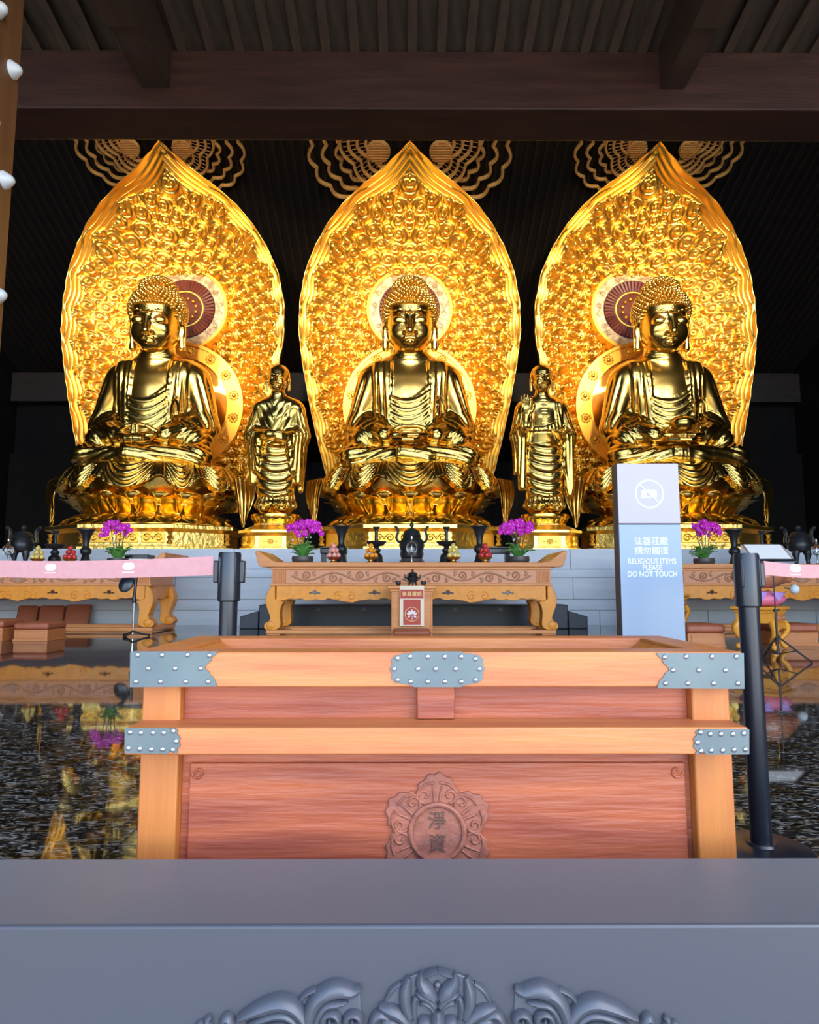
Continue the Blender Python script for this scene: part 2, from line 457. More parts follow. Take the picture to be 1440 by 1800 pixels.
# ------------------------------------------------------------------ sculpting: distance fields meshed by surface nets
class Field:
    def __init__(s, lo, hi, h):
        s.lo = np.array(lo, float); s.h = h
        n = np.ceil((np.array(hi) - s.lo) / h).astype(int) + 1
        s.n = n
        s.ax = [s.lo[i] + h * np.arange(n[i]) for i in range(3)]
        s.D = np.full(n, 1.0, np.float32)
    def _sub(s, lo, hi):
        a = [int(max(0, math.floor((lo[i] - s.lo[i]) / s.h))) for i in range(3)]
        b = [int(min(s.n[i], math.ceil((hi[i] - s.lo[i]) / s.h) + 1)) for i in range(3)]
        sl = tuple(slice(a[i], max(b[i], a[i])) for i in range(3))
        X = s.ax[0][sl[0]][:, None, None]; Y = s.ax[1][sl[1]][None, :, None]; Z = s.ax[2][sl[2]][None, None, :]
        return sl, X, Y, Z
    def _mix(s, sl, d, k, op):
        a = s.D[sl]
        if op == 'u':
            if k > 0:
                h = np.maximum(k - np.abs(a - d), 0) / k
                s.D[sl] = np.minimum(a, d) - h * h * k * .25
            else: s.D[sl] = np.minimum(a, d)
        else:
            d = -d
            if k > 0:
                h = np.maximum(k - np.abs(a - d), 0) / k
                s.D[sl] = np.maximum(a, d) + h * h * k * .25
            else: s.D[sl] = np.maximum(a, d)
    def ell(s, c, r, k=.1, op='u', rot=None):
        pad = k + 3 * s.h
        R = max(r) if rot is not None else None
        rr = [R] * 3 if R else list(r)
        sl, X, Y, Z = s._sub([c[i] - rr[i] - pad for i in range(3)], [c[i] + rr[i] + pad for i in range(3)])
        x, y, z = X - c[0], Y - c[1], Z - c[2]
        if rot is not None:
            m = rot.transposed() if hasattr(rot, 'transposed') else rot
            x, y, z = (m[0][0] * x + m[0][1] * y + m[0][2] * z, m[1][0] * x + m[1][1] * y + m[1][2] * z, m[2][0] * x + m[2][1] * y + m[2][2] * z)
        k0 = np.sqrt((x / r[0]) ** 2 + (y / r[1]) ** 2 + (z / r[2]) ** 2)
        k1 = np.sqrt((x / r[0] ** 2) ** 2 + (y / r[1] ** 2) ** 2 + (z / r[2] ** 2) ** 2)
        s._mix(sl, (k0 * (k0 - 1) / np.maximum(k1, 1e-6)).astype(np.float32), k, op)
        return s
    def cone(s, a, b, ra, rb, k=.1, op='u', sy=1.0):
        """capsule with a radius at each end; sy squeezes it in y"""
        a = np.array(a, float); b = np.array(b, float)
        pad = max(ra, rb) * max(1, sy) + k + 3 * s.h
        sl, X, Y, Z = s._sub(np.minimum(a, b) - pad, np.maximum(a, b) + pad)
        d = b - a; L = float(d @ d) or 1e-9
        t = np.clip(((X - a[0]) * d[0] + (Y - a[1]) * d[1] + (Z - a[2]) * d[2]) / L, 0, 1)
        q = np.sqrt((X - a[0] - t * d[0]) ** 2 + ((Y - a[1] - t * d[1]) / sy) ** 2 + (Z - a[2] - t * d[2]) ** 2)
        s._mix(sl, (q - (ra + (rb - ra) * t)).astype(np.float32), k, op)
        return s
    def chain(s, pts, rad, k=.05, op='u', sy=1.0):
        for i in range(len(pts) - 1):
            ra = rad[i] if hasattr(rad, '__len__') else rad; rb = rad[i + 1] if hasattr(rad, '__len__') else rad
            s.cone(pts[i], pts[i + 1], ra, rb, k, op, sy)
        return s
    def mesh(s):
        D = s.D; S = D < 0
        n = D.shape
        c = np.zeros((n[0] - 1, n[1] - 1, n[2] - 1), np.uint8)
        offs = [(i, j, k) for i in (0, 1) for j in (0, 1) for k in (0, 1)]
        for i, j, k in offs: c += S[i:n[0] - 1 + i, j:n[1] - 1 + j, k:n[2] - 1 + k]
        act = (c > 0) & (c < 8)
        I, J, K = np.nonzero(act)
        idx = np.full(c.shape, -1, np.int32); idx[I, J, K] = np.arange(len(I))
        val = np.stack([D[I + i, J + j, K + k] for i, j, k in offs], 1)
        O = np.array(offs, float)
        acc = np.zeros((len(I), 3)); cnt = np.zeros(len(I))
        for p in range(8):
            for q in range(p + 1, 8):
                if abs(O[p] - O[q]).sum() != 1: continue
                m = (val[:, p] < 0) != (val[:, q] < 0)
                t = val[m, p] / (val[m, p] - val[m, q])
                acc[m] += O[p] + (O[q] - O[p]) * t[:, None]; cnt[m] += 1
        V = s.lo + s.h * (np.stack([I, J, K], 1) + acc / cnt[:, None])
        quads = []
        for ax in range(3):
            a1, a2 = (ax + 1) % 3, (ax + 2) % 3
            lo = [slice(None)] * 3; hi = [slice(None)] * 3
            lo[ax] = slice(0, -1); hi[ax] = slice(1, None)
            for d in (a1, a2): lo[d] = slice(1, -1); hi[d] = slice(1, -1)
            A = S[tuple(lo)]; B = S[tuple(hi)]
            g = np.array(np.nonzero(A != B)).T
            if not len(g): continue
            inside = A[tuple(g.T)]
            g = g.copy(); g[:, a1] += 1; g[:, a2] += 1
            e1 = np.zeros(3, int); e1[a1] = 1; e2 = np.zeros(3, int); e2[a2] = 1
            q = np.stack([idx[tuple((g - e1 - e2).T)], idx[tuple((g - e2).T)], idx[tuple(g.T)], idx[tuple((g - e1).T)]], 1)
            q[~inside] = q[~inside][:, ::-1]
            quads.append(q)
        return V, np.concatenate(quads)

def vnormals(V, Q):
    n = np.cross(V[Q[:, 2]] - V[Q[:, 0]], V[Q[:, 3]] - V[Q[:, 1]])
    N = np.zeros_like(V)
    for i in range(4): np.add.at(N, Q[:, i], n)
    return N / np.maximum(np.linalg.norm(N, axis=1, keepdims=True), 1e-9)
def relax(V, Q, it=2, lam=.5):
    for _ in range(it):
        acc = np.zeros_like(V); cnt = np.zeros(len(V))
        for i in range(4):
            np.add.at(acc, Q[:, i], V[Q[:, (i + 1) % 4]]); np.add.at(cnt, Q[:, i], 1)
            np.add.at(acc, Q[:, i], V[Q[:, (i - 1) % 4]]); np.add.at(cnt, Q[:, i], 1)
        V = V + lam * (acc / cnt[:, None] - V)
    return V
def sstep(a, b, x):
    t = np.clip((x - a) / (b - a), 0, 1)
    return t * t * (3 - 2 * t)
def roll(p):
    """round rolls of cloth with sharp creases between, about -0.6..0.4"""
    return np.abs(np.sin(PI * p)) ** .55 - .6

# ================================================================== THE SETTING
# floor: base slab with pale grout and polished granite tiles
fl = MB(); fl.span((-16, 1.3, -.30), (16, 27, -.012))
floor = struct(obj('floor', fl, M['grout']), 'polished black granite floor with pale flecks and thin joints')
TW, TD = .525, .80
tile_mesh = MB().box((0, 0, -.011), (TW - .004, TD - .004, .022)).mesh('tile', 0)
tile_mesh.materials.append(M['granite'])
y0 = 2.95 - TD * 2
rows = 10
for r in range(rows):
    ya = y0 + r * TD
    reach = (ya + TD) * .62 + .6
    k0 = math.floor((-reach + 1.53) / TW); k1 = math.ceil((reach + 1.53) / TW)
    for k in range(k0, k1):
        o = obj('tile', tile_mesh, None, floor, (-1.53 + (k + .5) * TW, ya + TD / 2, 0))
# the floor farther off, where the joints can no longer be told apart, and beside the near tiles
far = MB()
yf = y0 + rows * TD
far.span((-16, yf + .002, -.022), (16, 26.9, 0))
obj('distant_tile_field', far, M['granite'], floor, smooth=0)
for r in range(rows):
    ya = y0 + r * TD
    reach = (ya + TD) * .62 + .6
    k0 = math.floor((-reach + 1.53) / TW); k1 = math.ceil((reach + 1.53) / TW)
    for x0, x1 in ((-16, -1.53 + k0 * TW - .002), (-1.53 + k1 * TW + .002, 16)):
        obj('side_tile_field', MB().span((x0, ya + .002, -.022), (x1, ya + TD - .002, 0)), M['granite'], floor, smooth=0)

# plaza and porch outside, lit by the sun
struct(obj('floor_plaza', MB().span((-90, -120, -.75), (90, 1.1, -.6)), M['plaza']), 'pale sunlit stone plaza in front of the hall')

# threshold with carved front
ZT = .30
YTB, YTF = yat(1508, ZT), yat(1626, ZT)
th = MB().span((-4.2, YTF, -.6), (4.2, YTB, ZT))
threshold = struct(obj('trim_1', th, M['threshold'], bevel=.006), 'slate grey lacquered threshold beam across the doorway with carved front')

# dais of grey stone courses
DY, DZ = 15.6, 1.755
dais = struct(obj('wall_dais', MB().span((-16, DY + .06, 0), (16, 26.9, DZ - .01)), M['grout']), 'long grey stone dais carrying the statues')
bands = [(965, 1000, 2.6, .0), (1001, 1015, 3.2, .03), (1016, 1053, 2.3, .012), (1054, 1072, 2.9, .02), (1073, 1098.6, 2.5, .012)]
for bi, (va, vb, w, rec) in enumerate(bands):
    za = DZ if bi == 0 else zat(va, DY); zb = zat(vb, DY) if bi < 4 else .001
    dep = 1.4 if bi == 0 else .12
    me = MB().box((0, dep / 2, 0), (w - .012, dep, za - zb)).mesh('stone_block', 0); me.materials.append(M['stone'])
    n = math.ceil(20 / w)
    off = (bi * .37 % 1) * w
    for k in range(n + 1):
        x = -10.5 + off + k * w
        obj('stone_block', me, None, dais, (x, DY + rec, (za + zb) / 2))
obj('dais_top_slab', MB().span((-16, DY + 1.41, DZ - .05), (16, 26.9, DZ - .001)), M['stone'], dais, smooth=0)

# back wall, with its rail and slate planks
BY = 27.0
ZB = zat(655, BY)
wb = struct(obj('wall_back', MB().span((-16.2, BY, 0), (16.2, BY + .3, ZB + 1.2)), M['wall_dark']), 'black wooden wall behind the statues')
struct(obj('trim_2', MB().span((-16, BY - .5, zat(706, BY - .5)), (16, BY - .01, zat(655, BY - .5))), mat('brown_wall_rail', (.022, .014, .010), .45, 0, c2=(.036, .022, .016), scale=1.5, stretch=(.4, 5, 5)), bevel=.02), 'dark brown horizontal beam along the back wall')
struct(obj('trim_3', MB().span((-16, BY - .3, 0), (16, BY - .01, zat(797, BY - .3))), M['wall_dark'], bevel=.01), 'dark low panelling along the back wall')
pw = .52
pl = MB().span((-pw / 2 + .006, BY - .36, DZ), (pw / 2 - .006, BY - .3, zat(812, BY - .36))).mesh('plank', 0); pl.materials.append(M['wall_slate'])
for k in range(-16, 17):
    obj('plank', pl, None, wb, (X0 + k * pw, 0, 0))
for s, nm in ((-1, 'left'), (1, 'right')):
    struct(obj('wall_' + nm, MB().span((s * 16, -6, -.6), (s * 16.3, BY, 18.5)), M['wall_dark']), 'dark side wall of the hall on the ' + nm)

# inner sloping ceiling with slats
SL = .41
def zc(Y): return ZB + SL * (BY - Y)
ic = MB()
ic.add([(-16.2, 7.5, zc(7.5)), (16.2, 7.5, zc(7.5)), (16.2, BY, zc(BY)), (-16.2, BY, zc(BY)), (-16.2, 7.5, zc(7.5) + .3), (16.2, 7.5, zc(7.5) + .3), (16.2, BY, zc(BY) + .3), (-16.2, BY, zc(BY) + .3)],
       [(0, 1, 2, 3), (7, 6, 5, 4), (0, 4, 5, 1), (1, 5, 6, 2), (2, 6, 7, 3), (3, 7, 4, 0)])
ceiling = struct(obj('ceiling', ic, mat('black_ceiling_board', (.012, .009, .008), .6), smooth=0), 'black sloping ceiling of narrow slats over the statues')
ss = MB()
ss.add([(-.045, 12, zc(12) - .07), (.045, 12, zc(12) - .07), (.045, BY, zc(BY) - .07), (-.045, BY, zc(BY) - .07), (-.045, 12, zc(12)), (.045, 12, zc(12)), (.045, BY, zc(BY)), (-.045, BY, zc(BY))],
       [(3, 2, 1, 0), (4, 5, 6, 7), (0, 1, 5, 4), (1, 2, 6, 5), (2, 3, 7, 6), (3, 0, 4, 7)])
sm = ss.mesh('slat', 0); sm.materials.append(M['slat'])
for k in range(-54, 55): obj('slat', sm, None, ceiling, (X0 + k * .28, 0, 0))

# lintel wall over the doorway, lintel beam and porch ceiling
LY0, LY1 = 7.0, 7.0
LZ = zat(192, LY0); LT = zat(88, LY0)
LY1 = yat(248, LZ)
struct(obj('wall_lintel', MB().span((-16.2, LY0 + .12, LT - .02), (16.2, LY1 - .1, 9.4)), M['wall_dark'], smooth=0), 'dark wall above the lintel beam')
# added unseen clerestory: tall openings with mullions, letting sky light reach the gold
struct(obj('wall_upper', MB().span((-16.2, LY0 + .12, 14.2), (16.2, LY1 - .1, zc(7.5) + .3)), M['wall_dark'], smooth=0), 'dark unseen wall above the added clerestory')
for k in range(9):
    x = -16 + k * 4
    struct(obj('added_window_%d' % (k + 1), MB().span((x - .18, LY0 + .14, 9.4), (x + .18, LY1 - .12, 14.2)).span((x + .18, LY0 + .2, 11.8), (x + 3.82, LY0 + .3, 11.95)), M['dark_wood_y'], smooth=0), 'dark wooden mullion and crossbar of the added, unseen clerestory')
struct(obj('added_eave', MB().span((-18, 1.2, zc(7.5) - .3), (18, 7.5, zc(7.5) + .1)), M['plank_a'], smooth=0), 'added unseen upper eave shading the added clerestory')  # added overhang out of view, keeps direct sun from entering the openings
struct(obj('trim_4', MB().span((-16, LY0, LZ), (16, LY1, LT)), M['dark_wood'], bevel=.018), 'dark reddish brown lintel beam spanning the hall front')
PS = .2
def zp(Y): return LT + .05 + PS * (LY0 - Y)
pc = MB()
Ya, Yb = -4.2, LY0 + .12
pc.add([(-16.2, Ya, zp(Ya) + .05), (16.2, Ya, zp(Ya) + .05), (16.2, Yb, zp(Yb) + .05), (-16.2, Yb, zp(Yb) + .05), (-16.2, Ya, zp(Ya) + .3), (16.2, Ya, zp(Ya) + .3), (16.2, Yb, zp(Yb) + .3), (-16.2, Yb, zp(Yb) + .3)],
       [(3, 2, 1, 0), (4, 5, 6, 7), (0, 1, 5, 4), (1, 2, 6, 5), (2, 3, 7, 6), (3, 0, 4, 7)])
porch = struct(obj('ceiling_porch', pc, M['plank_a'], smooth=0), 'brown plank ceiling with battens above the doorway')
def slope_bar(w, t0, t1, Y0, Y1):
    m = MB()
    m.add([(-w / 2, Y0, zp(Y0) - t1), (w / 2, Y0, zp(Y0) - t1), (w / 2, Y1, zp(Y1) - t1), (-w / 2, Y1, zp(Y1) - t1), (-w / 2, Y0, zp(Y0) - t0), (w / 2, Y0, zp(Y0) - t0), (w / 2, Y1, zp(Y1) - t0), (-w / 2, Y1, zp(Y1) - t0)],
          [(3, 2, 1, 0), (4, 5, 6, 7), (0, 1, 5, 4), (1, 2, 6, 5), (2, 3, 7, 6), (3, 0, 4, 7)])
    return m
pp = .326
xb = xat(118, 7, 85) - 10 * pp
pk = slope_bar(pp - .008, -.05, 0, 1.5, LY0 + .1).mesh('plank', 0); pk.materials.append(M['plank_a'])
bt = slope_bar(.10, 0, .075, 1.5, LY0 + .1).mesh('batten', 0); bt.materials.append(M['batten'])
for k in range(0, 42):
    x = xb + k * pp
    if abs(x) > 5.4: continue
    obj('plank', pk, None, porch, (x + pp / 2, 0, 0))
    obj('batten', bt, None, porch, (x, 0, 0))
# two heavy tie beams running out from the lintel
for i, (ua, ub) in enumerate(((250, 299), (1161, 1203))):
    xa, xb2 = xat(ua, LY0, 156), xat(ub, LY0, 156)
    zu = zat(156, LY0)
    m = MB()
    m.span((xa, yat(40, zu), zu), (xb2, LY0 + .02, zu + .62))
    m.span((xa - .03, -2.5, zu - .05), (xb2 + .03, yat(40, zu) + .01, zu + 2.6))
    struct(obj('trim_%d' % (5 + i), m, M['dark_wood_y'], bevel=.008), 'dark tie beam running out from the lintel above the ' + ('studded door' if i == 0 else 'sign side of the doorway'))

# open studded door leaf
XD = xat(23, 5.5, 300)
door = struct(obj('door_1', MB().span((XD - .14, 2.6, -.0), (XD, 5.5, 8.2)), M['door_wood'], bevel=.01), 'tall brown open door leaf with white dome studs')
stm = MB().lathe([(.0, .085), (.022, .082), (.04, .065), (.058, .035), (.075, .012), (.078, 0)][::-1], 14).mesh('stud', 60); stm.materials.append(M['stud'])
for c, yy in enumerate((5.39, 5.14, 4.89)):
    for k in range(7):
        base = at(33, 123, 5.39).z
        z = base - k * 1.02 + (.35 if c % 2 else 0) + 1.02
        if .2 < z < 8: obj('stud', stm, None, door, (XD, yy, z), rot=(0, PI / 2, 0))

# ================================================================== BUDDHAS
# ---- body (local: x to its left in the picture's right, faces -y, z up from the seat)
def buddha_body():
    f = Field((-2.1, -1.75, -.12), (2.1, 1.0, 3.75), .034)
    f.ell((0, .12, .90), (1.05, .72, .86), .1)
    f.ell((0, .02, 1.55), (.92, .66, 1.0), .3)
    f.ell((0, .05, 2.32), (1.04, .60, .80), .3)
    f.cone((-.80, .12, 2.80), (.80, .12, 2.80), .42, .42, .3)
    f.cone((-.66, .1, 3.02), (0, .06, 3.30), .26, .32, .25); f.cone((.66, .1, 3.02), (0, .06, 3.30), .26, .32, .25)
    f.cone((0, .05, 3.0), (0, -.02, 3.70), .44, .43, .12)
    for s in (-1, 1):
        f.cone((s * 1.00, .12, 2.68), (s * 1.26, .02, 1.42), .40, .40, .22)         # upper arm in its sleeve
        f.cone((s * 1.24, -.02, 1.36), (s * .62, -.80, 1.02), .40, .27, .18)         # forearm in its sleeve
        f.ell((s * 1.20, -.30, .95), (.40, .52, .42), .2)                            # hanging sleeve
        f.cone((s * .62, -.80, 1.02), (s * .36, -.96, .98), .21, .17, .06)           # wrist
        f.cone((s * .55, .05, .50), (s * 1.36, -.72, .48), .36, .31, .2)             # thigh
        f.ell((s * 1.42, -.74, .48), (.31, .36, .29), .15)                           # knee
    f.cone((1.38, -.82, .45), (-.18, -1.16, .52), .28, .22, .10)                     # near shin
    f.cone((-1.38, -.82, .45), (.35, -1.10, .42), .28, .22, .12)
    f.ell((0, -.55, .42), (1.30, .72, .30), .2)
    V, Q = f.mesh()
    V = relax(V, Q, 2)
    N = vnormals(V, Q)
    x, y, z = V.T
    ax = np.abs(x)
    front = sstep(.1, .45, -N[:, 1])
    d = np.zeros(len(V))
    torso = sstep(-.72, -.5, y) * (1 - sstep(.86, 1.0, ax)) * sstep(.95, 1.1, z)
    # bare chest bounded by a sloping neckline
    neck = z - .95 * x * x - .32 * x
    chest = 0
    inner = (1 - sstep(2.03, 2.05, neck)) * (1 - sstep(.45, .50, ax))
    d += front * torso * inner * (.045 + .085 * roll((z - 1.05 * x * x - .15 * x) / .225))
    lap = sstep(.44, .49, ax) * torso * (1 - sstep(3.05, 3.3, z))
    d += front * lap * (.075 + .055 * roll((ax - .06 * (z - 1.5)) / .155) * (1 - .6 * sstep(2.5, 3.0, z)))
    # sleeves
    arm = sstep(.84, .98, ax) * sstep(1.15, 1.4, z) * (1 - sstep(2.45, 2.85, z))
    d += arm * .055 * roll((y * 1.0 + .35 * (ax - 1.2) + .10 * z) / .20)
    fore = sstep(.55, .75, ax) * sstep(.55, .75, z) * (1 - sstep(1.2, 1.5, z)) * sstep(.15, .35, -y)
    d += fore * .04 * roll((ax * 1.2 - y * .5 - z * .9) / .21)
    # legs
    leg = (1 - sstep(.66, .80, z)) * sstep(.10, .2, z) * sstep(.35, .6, -y)
    d += leg * .05 * roll((z * 1.0 + .30 * ax + .05 * np.sin(4 * x)) / .19) * sstep(.15, .5, ax)
    # pleats of the sash falling between the shins
    sash = (1 - sstep(.20, .24, np.abs(x + .10))) * sstep(.28, .4, z) * (1 - sstep(.70, .78, z)) * sstep(.9, 1.05, -y)
    d += sash * (.018 + .024 * roll((x + .5 * (z - .5) * (x + .1)) / .085))
    # neck rings
    nk = sstep(3.12, 3.18, z) * (1 - sstep(3.6, 3.65, z)) * (1 - sstep(.42, .46, ax))
    d += nk * .03 * roll((z - .22 * x * x) / .14)
    V = V + N * d[:, None]
    V = relax(V, Q, 1, .25)
    return np_mesh('body', V, Q)

# ---- head (local z=0 at the chin)
def head_mesh(h=.017, plump=1.0):
    f = Field((-.80, -1.0, -.12), (.80, .95, 2.1), h)
    f.ell((0, .13, 1.06), (.575, .66, .58), .05)
    f.ell((0, .15, 1.58), (.36, .36, .28), .10)
    f.ell((0, -.06, .66), (.515, .56, .66), .10)
    f.ell((0, -.10, .40), (.42, .46, .40), .12)
    f.ell((0, -.36, .16), (.20, .17, .15), .14)                  # chin
    for s in (-1, 1):
        f.ell((s * .25, -.36, .45), (.17, .15, .18), .16)        # cheek
        f.ell((s * .22, -.66, .79), (.135, .10, .085), .06, 's')   # socket
        f.ell((s * .225, -.482, .722), (.17, .122, .12), .02)    # closed lid
        f.chain([(s * .085, -.555, .665), (s * .16, -.598, .640), (s * .24, -.590, .636), (s * .34, -.535, .655)], .010, .012, 's')
        f.chain([(s * .07, -.612, .875), (s * .13, -.622, .93), (s * .22, -.606, .965), (s * .33, -.545, .95), (s * .42, -.455, .885)], [.008, .014, .016, .013, .008], .05)
        f.ell((s * .085, -.625, .42), (.062, .065, .05), .04)      # nostril wing
        f.chain([(s * .02, -.60, .318), (s * .10, -.585, .302), (s * .175, -.53, .316)], [.022, .020, .008], .04)   # upper lip
        # long ear
        f.ell((s * .555, .07, .86), (.07, .17, .22), .05)
        f.ell((s * .585, .05, .86), (.04, .10, .15), .03, 's')
        f.cone((s * .565, .06, .66), (s * .560, .0, .17), .075, .085, .06)
        f.ell((s * .61, .0, .30), (.04, .03, .17), .03, 's')
    f.cone((0, -.585, .84), (0, -.715, .455), .045, .072, .07)    # nose
    f.ell((0, -.715, .44), (.06, .06, .055), .05)
    f.chain([(-.09, -.555, .225), (0, -.580, .215), (.09, -.555, .225)], [.020, .032, .020], .05)                      # lower lip
    f.chain([(-.19, -.56, .285), (-.08, -.645, .262), (0, -.66, .268), (.08, -.645, .262), (.19, -.56, .285)], .008, .014, 's')
    f.ell((0, -.645, 1.00), (.042, .028, .042), .015)             # urna
    V, Q = f.mesh()
    V = relax(V, Q, 1, .3)
    return np_mesh('head', V, Q)

def scalp_points(n=560):
    """evenly scattered points of the hair cap: on cranium and crown bump, above the hairline"""
    pts = []
    g = PI * (3 - 5 ** .5)
    def hair_ok(x, y, z):
        if y < -.22: lim = 1.16 - .0 * abs(x)
        else: lim = 1.16 - (y + .22) * 1.6
        if abs(x) > .46 and y < .0: lim = min(lim, 1.14 - (abs(x) - .46) * 5.2)
        lim = max(lim, .30)
        return z > lim
    C = [((0, .13, 1.06), (.60, .685, .605)), ((0, .15, 1.58), (.385, .385, .305))]
    for ci, (c, r) in enumerate(C):
        m = n if ci == 0 else int(n * .36)
        for i in range(m):
            t = 1 - 2 * (i + .5) / m
            q = math.sqrt(1 - t * t); a = i * g
            p = (c[0] + r[0] * q * math.cos(a), c[1] + r[1] * q * math.sin(a), c[2] + r[2] * t)
            o, s = C[1 - ci]
            if sum(((p[k] - o[k]) / s[k]) ** 2 for k in range(3)) < .96: continue
            if not hair_ok(*p): continue
            nn = Vector([(p[k] - c[k]) / r[k] ** 2 for k in range(3)]).normalized()
            pts.append((Vector(p), nn))
    # a tidy row along the hairline
    return pts
def hair_mesh():
    mb = MB()
    prof = [(0, .062), (.022, .055), (.034, .040), (.043, .020), (.046, 0), (.040, -.02)]
    for p, nn in scalp_points():
        q = Vector((0, 0, 1)).rotation_difference(nn).to_matrix()
        t = MB().lathe(prof[::-1], 8)
        mb.add([p + q @ Vector(v) for v in t.v], t.f)
    for i in range(17):      # hairline row across the forehead
        a = (i / 16 - .5) * 1.75
        p = Vector((.565 * math.sin(a), .10 - .64 * math.cos(a), 1.15 - .10 * max(0, abs(a) - .62)))
        q = Vector((0, 0, 1)).rotation_difference(Vector((math.sin(a), -math.cos(a), .15)).normalized()).to_matrix()
        t = MB().lathe(prof[::-1], 8)
        mb.add([p + q @ Vector(v) for v in t.v], t.f)
    return mb.mesh('hair_curls', 60)

# ---- hands resting in the lap
def hands_mesh(kind):
    f = Field((-.85, -1.55, .70), (.85, -.65, 1.45), .014)
    for s in (-1, 1):
        f.cone((s * .62, -.86, 1.03), (s * .42, -1.00, 1.01), .155, .15, .05)
        f.ell((s * .30, -1.08, .96), (.25, .17, .10), .08)                     # palm
    if kind == 'circle':        # fingertips meeting back to back, index fingers upright
        for s in (-1, 1):
            f.chain([(s * .46, -1.10, 1.06), (s * .26, -1.16, 1.17), (s * .05, -1.18, 1.22)], [.062, .055, .045], .02)   # thumb
            f.chain([(s * .40, -1.20, .94), (s * .18, -1.27, .91), (s * .055, -1.28, .93), (s * .05, -1.26, 1.17)], [.065, .058, .055, .045], .02)
            for k, (yy, zz) in enumerate(((-1.32, .88), (-1.36, .83), (-1.34, .78))):
                f.chain([(s * (.36 - .02 * k), -1.12 - .03 * k, .93 - .05 * k), (s * .19, yy, zz), (s * .03, yy - .02, zz + .01)], [.065, .058, .05], .015)
    else:
        if kind == 'bowl':
            for s in (-1, 1): f.chain([(s * .48, -1.04, 1.05), (s * .42, -1.20, 1.10), (s * .37, -1.30, 1.12)], [.06, .052, .045], .02)
        else:
          for s in (-1, 1):
            f.chain([(s * .48, -1.02, 1.07), (s * .30, -1.06, 1.17), (s * .16, -1.08, 1.20), (s * .03, -1.10, 1.19)], [.065, .058, .05, .048], .02)  # thumbs meet
        # four fingers of the upper hand cross over those of the lower one
        for k in range(4):
            f.chain([(.40, -1.10 - .055 * k, .98 - .012 * k), (.18, -1.22 - .060 * k, .97 - .02 * k), (-.05, -1.23 - .060 * k, .965 - .02 * k), (-.28 + .03 * k, -1.17 - .055 * k, .985 - .02 * k)], [.060, .056, .052, .045], .012)
        for k in range(4):
            f.chain([(-.40, -1.10 - .060 * k, .92 - .03 * k), (-.18, -1.25 - .065 * k, .88 - .03 * k), (.06, -1.27 - .065 * k, .87 - .03 * k), (.30 - .03 * k, -1.18 - .06 * k, .89 - .02 * k)], [.062, .058, .054, .047], .012)
    V, Q = f.mesh()
    return np_mesh('hands', relax(V, Q, 1, .3), Q)

# ---- cloth falling over the front of the seat in swags
def seat_cloth():
    nu, nv = 420, 90
    u = np.linspace(0, 1, nu)[:, None]; t = np.linspace(0, 1, nv)[None, :]
    th = (u - .5) * 2 * PI * .80
    # swag cells: alternating wide swags and bunched gathers
    cells = np.array([-2.55, -2.12, -1.80, -1.38, -1.10, -.66, -.38, 0.0 + .38, .66, 1.10, 1.38, 1.80, 2.12, 2.55])
    edges = np.array([-2.6, -2.0, -1.86, -1.34, -1.22, -.74, -.58, -.30, .0])
    edges = np.concatenate([[-2.6, -2.0, -1.86, -1.38, -1.24, -.86, -.74, -.40, -.28], [.28, .40, .74, .86, 1.24, 1.38, 1.86, 2.0, 2.6]])
    wth = th + 0 * t
    k = np.clip(np.searchsorted(edges, wth) - 1, 0, len(edges) - 2)
    a, b = edges[k], edges[k + 1]
    s = (wth - a) / (b - a) * 2 - 1
    wide = (k % 2 == 1) | (k == 3)
    gat = (b - a) < .2
    q = t * 1.0 + .62 * (s * s)
    ridg = roll(q * 4.6 + .2)
    swag = np.where(gat, .05 * roll(s * 1.5 + .5), .085 * ridg * sstep(.02, .2, t + 0 * u) * (1 - np.abs(s) ** 6))
    belly = np.where(gat, .03, .16 * (1 - s * s)) * np.sin(PI * np.clip(t, 0, 1) * .9)
    gather = .085 * roll(s * 2.5 + .5) * sstep(.78, 1.0, np.abs(s))
    drop = .50 + np.where(gat, -.06 * (1 - s * s), .27 * (1 - s * s))
    R = .06 + t * .34 + belly * .8 + swag + gather
    ca, sa = np.sin(th), -np.cos(th)
    A = 1.92; B = 1.30
    X = (A + R) * ca; Y = (B + R) * sa
    Z = .30 - drop * (t ** 1.15) + .0 * X
    top = np.clip(1 - t / .12, 0, 1)
    X = X * (1 - .18 * top); Y = Y * (1 - .18 * top); Z = Z + .10 * top
    # turn the hem under
    hem = sstep(.93, 1.0, t + 0 * u)
    X = X - ca * .16 * hem; Y = Y - sa * .16 * hem
    return grid_mesh('seat_cloth', np.stack([X, Y - .02, Z], -1))

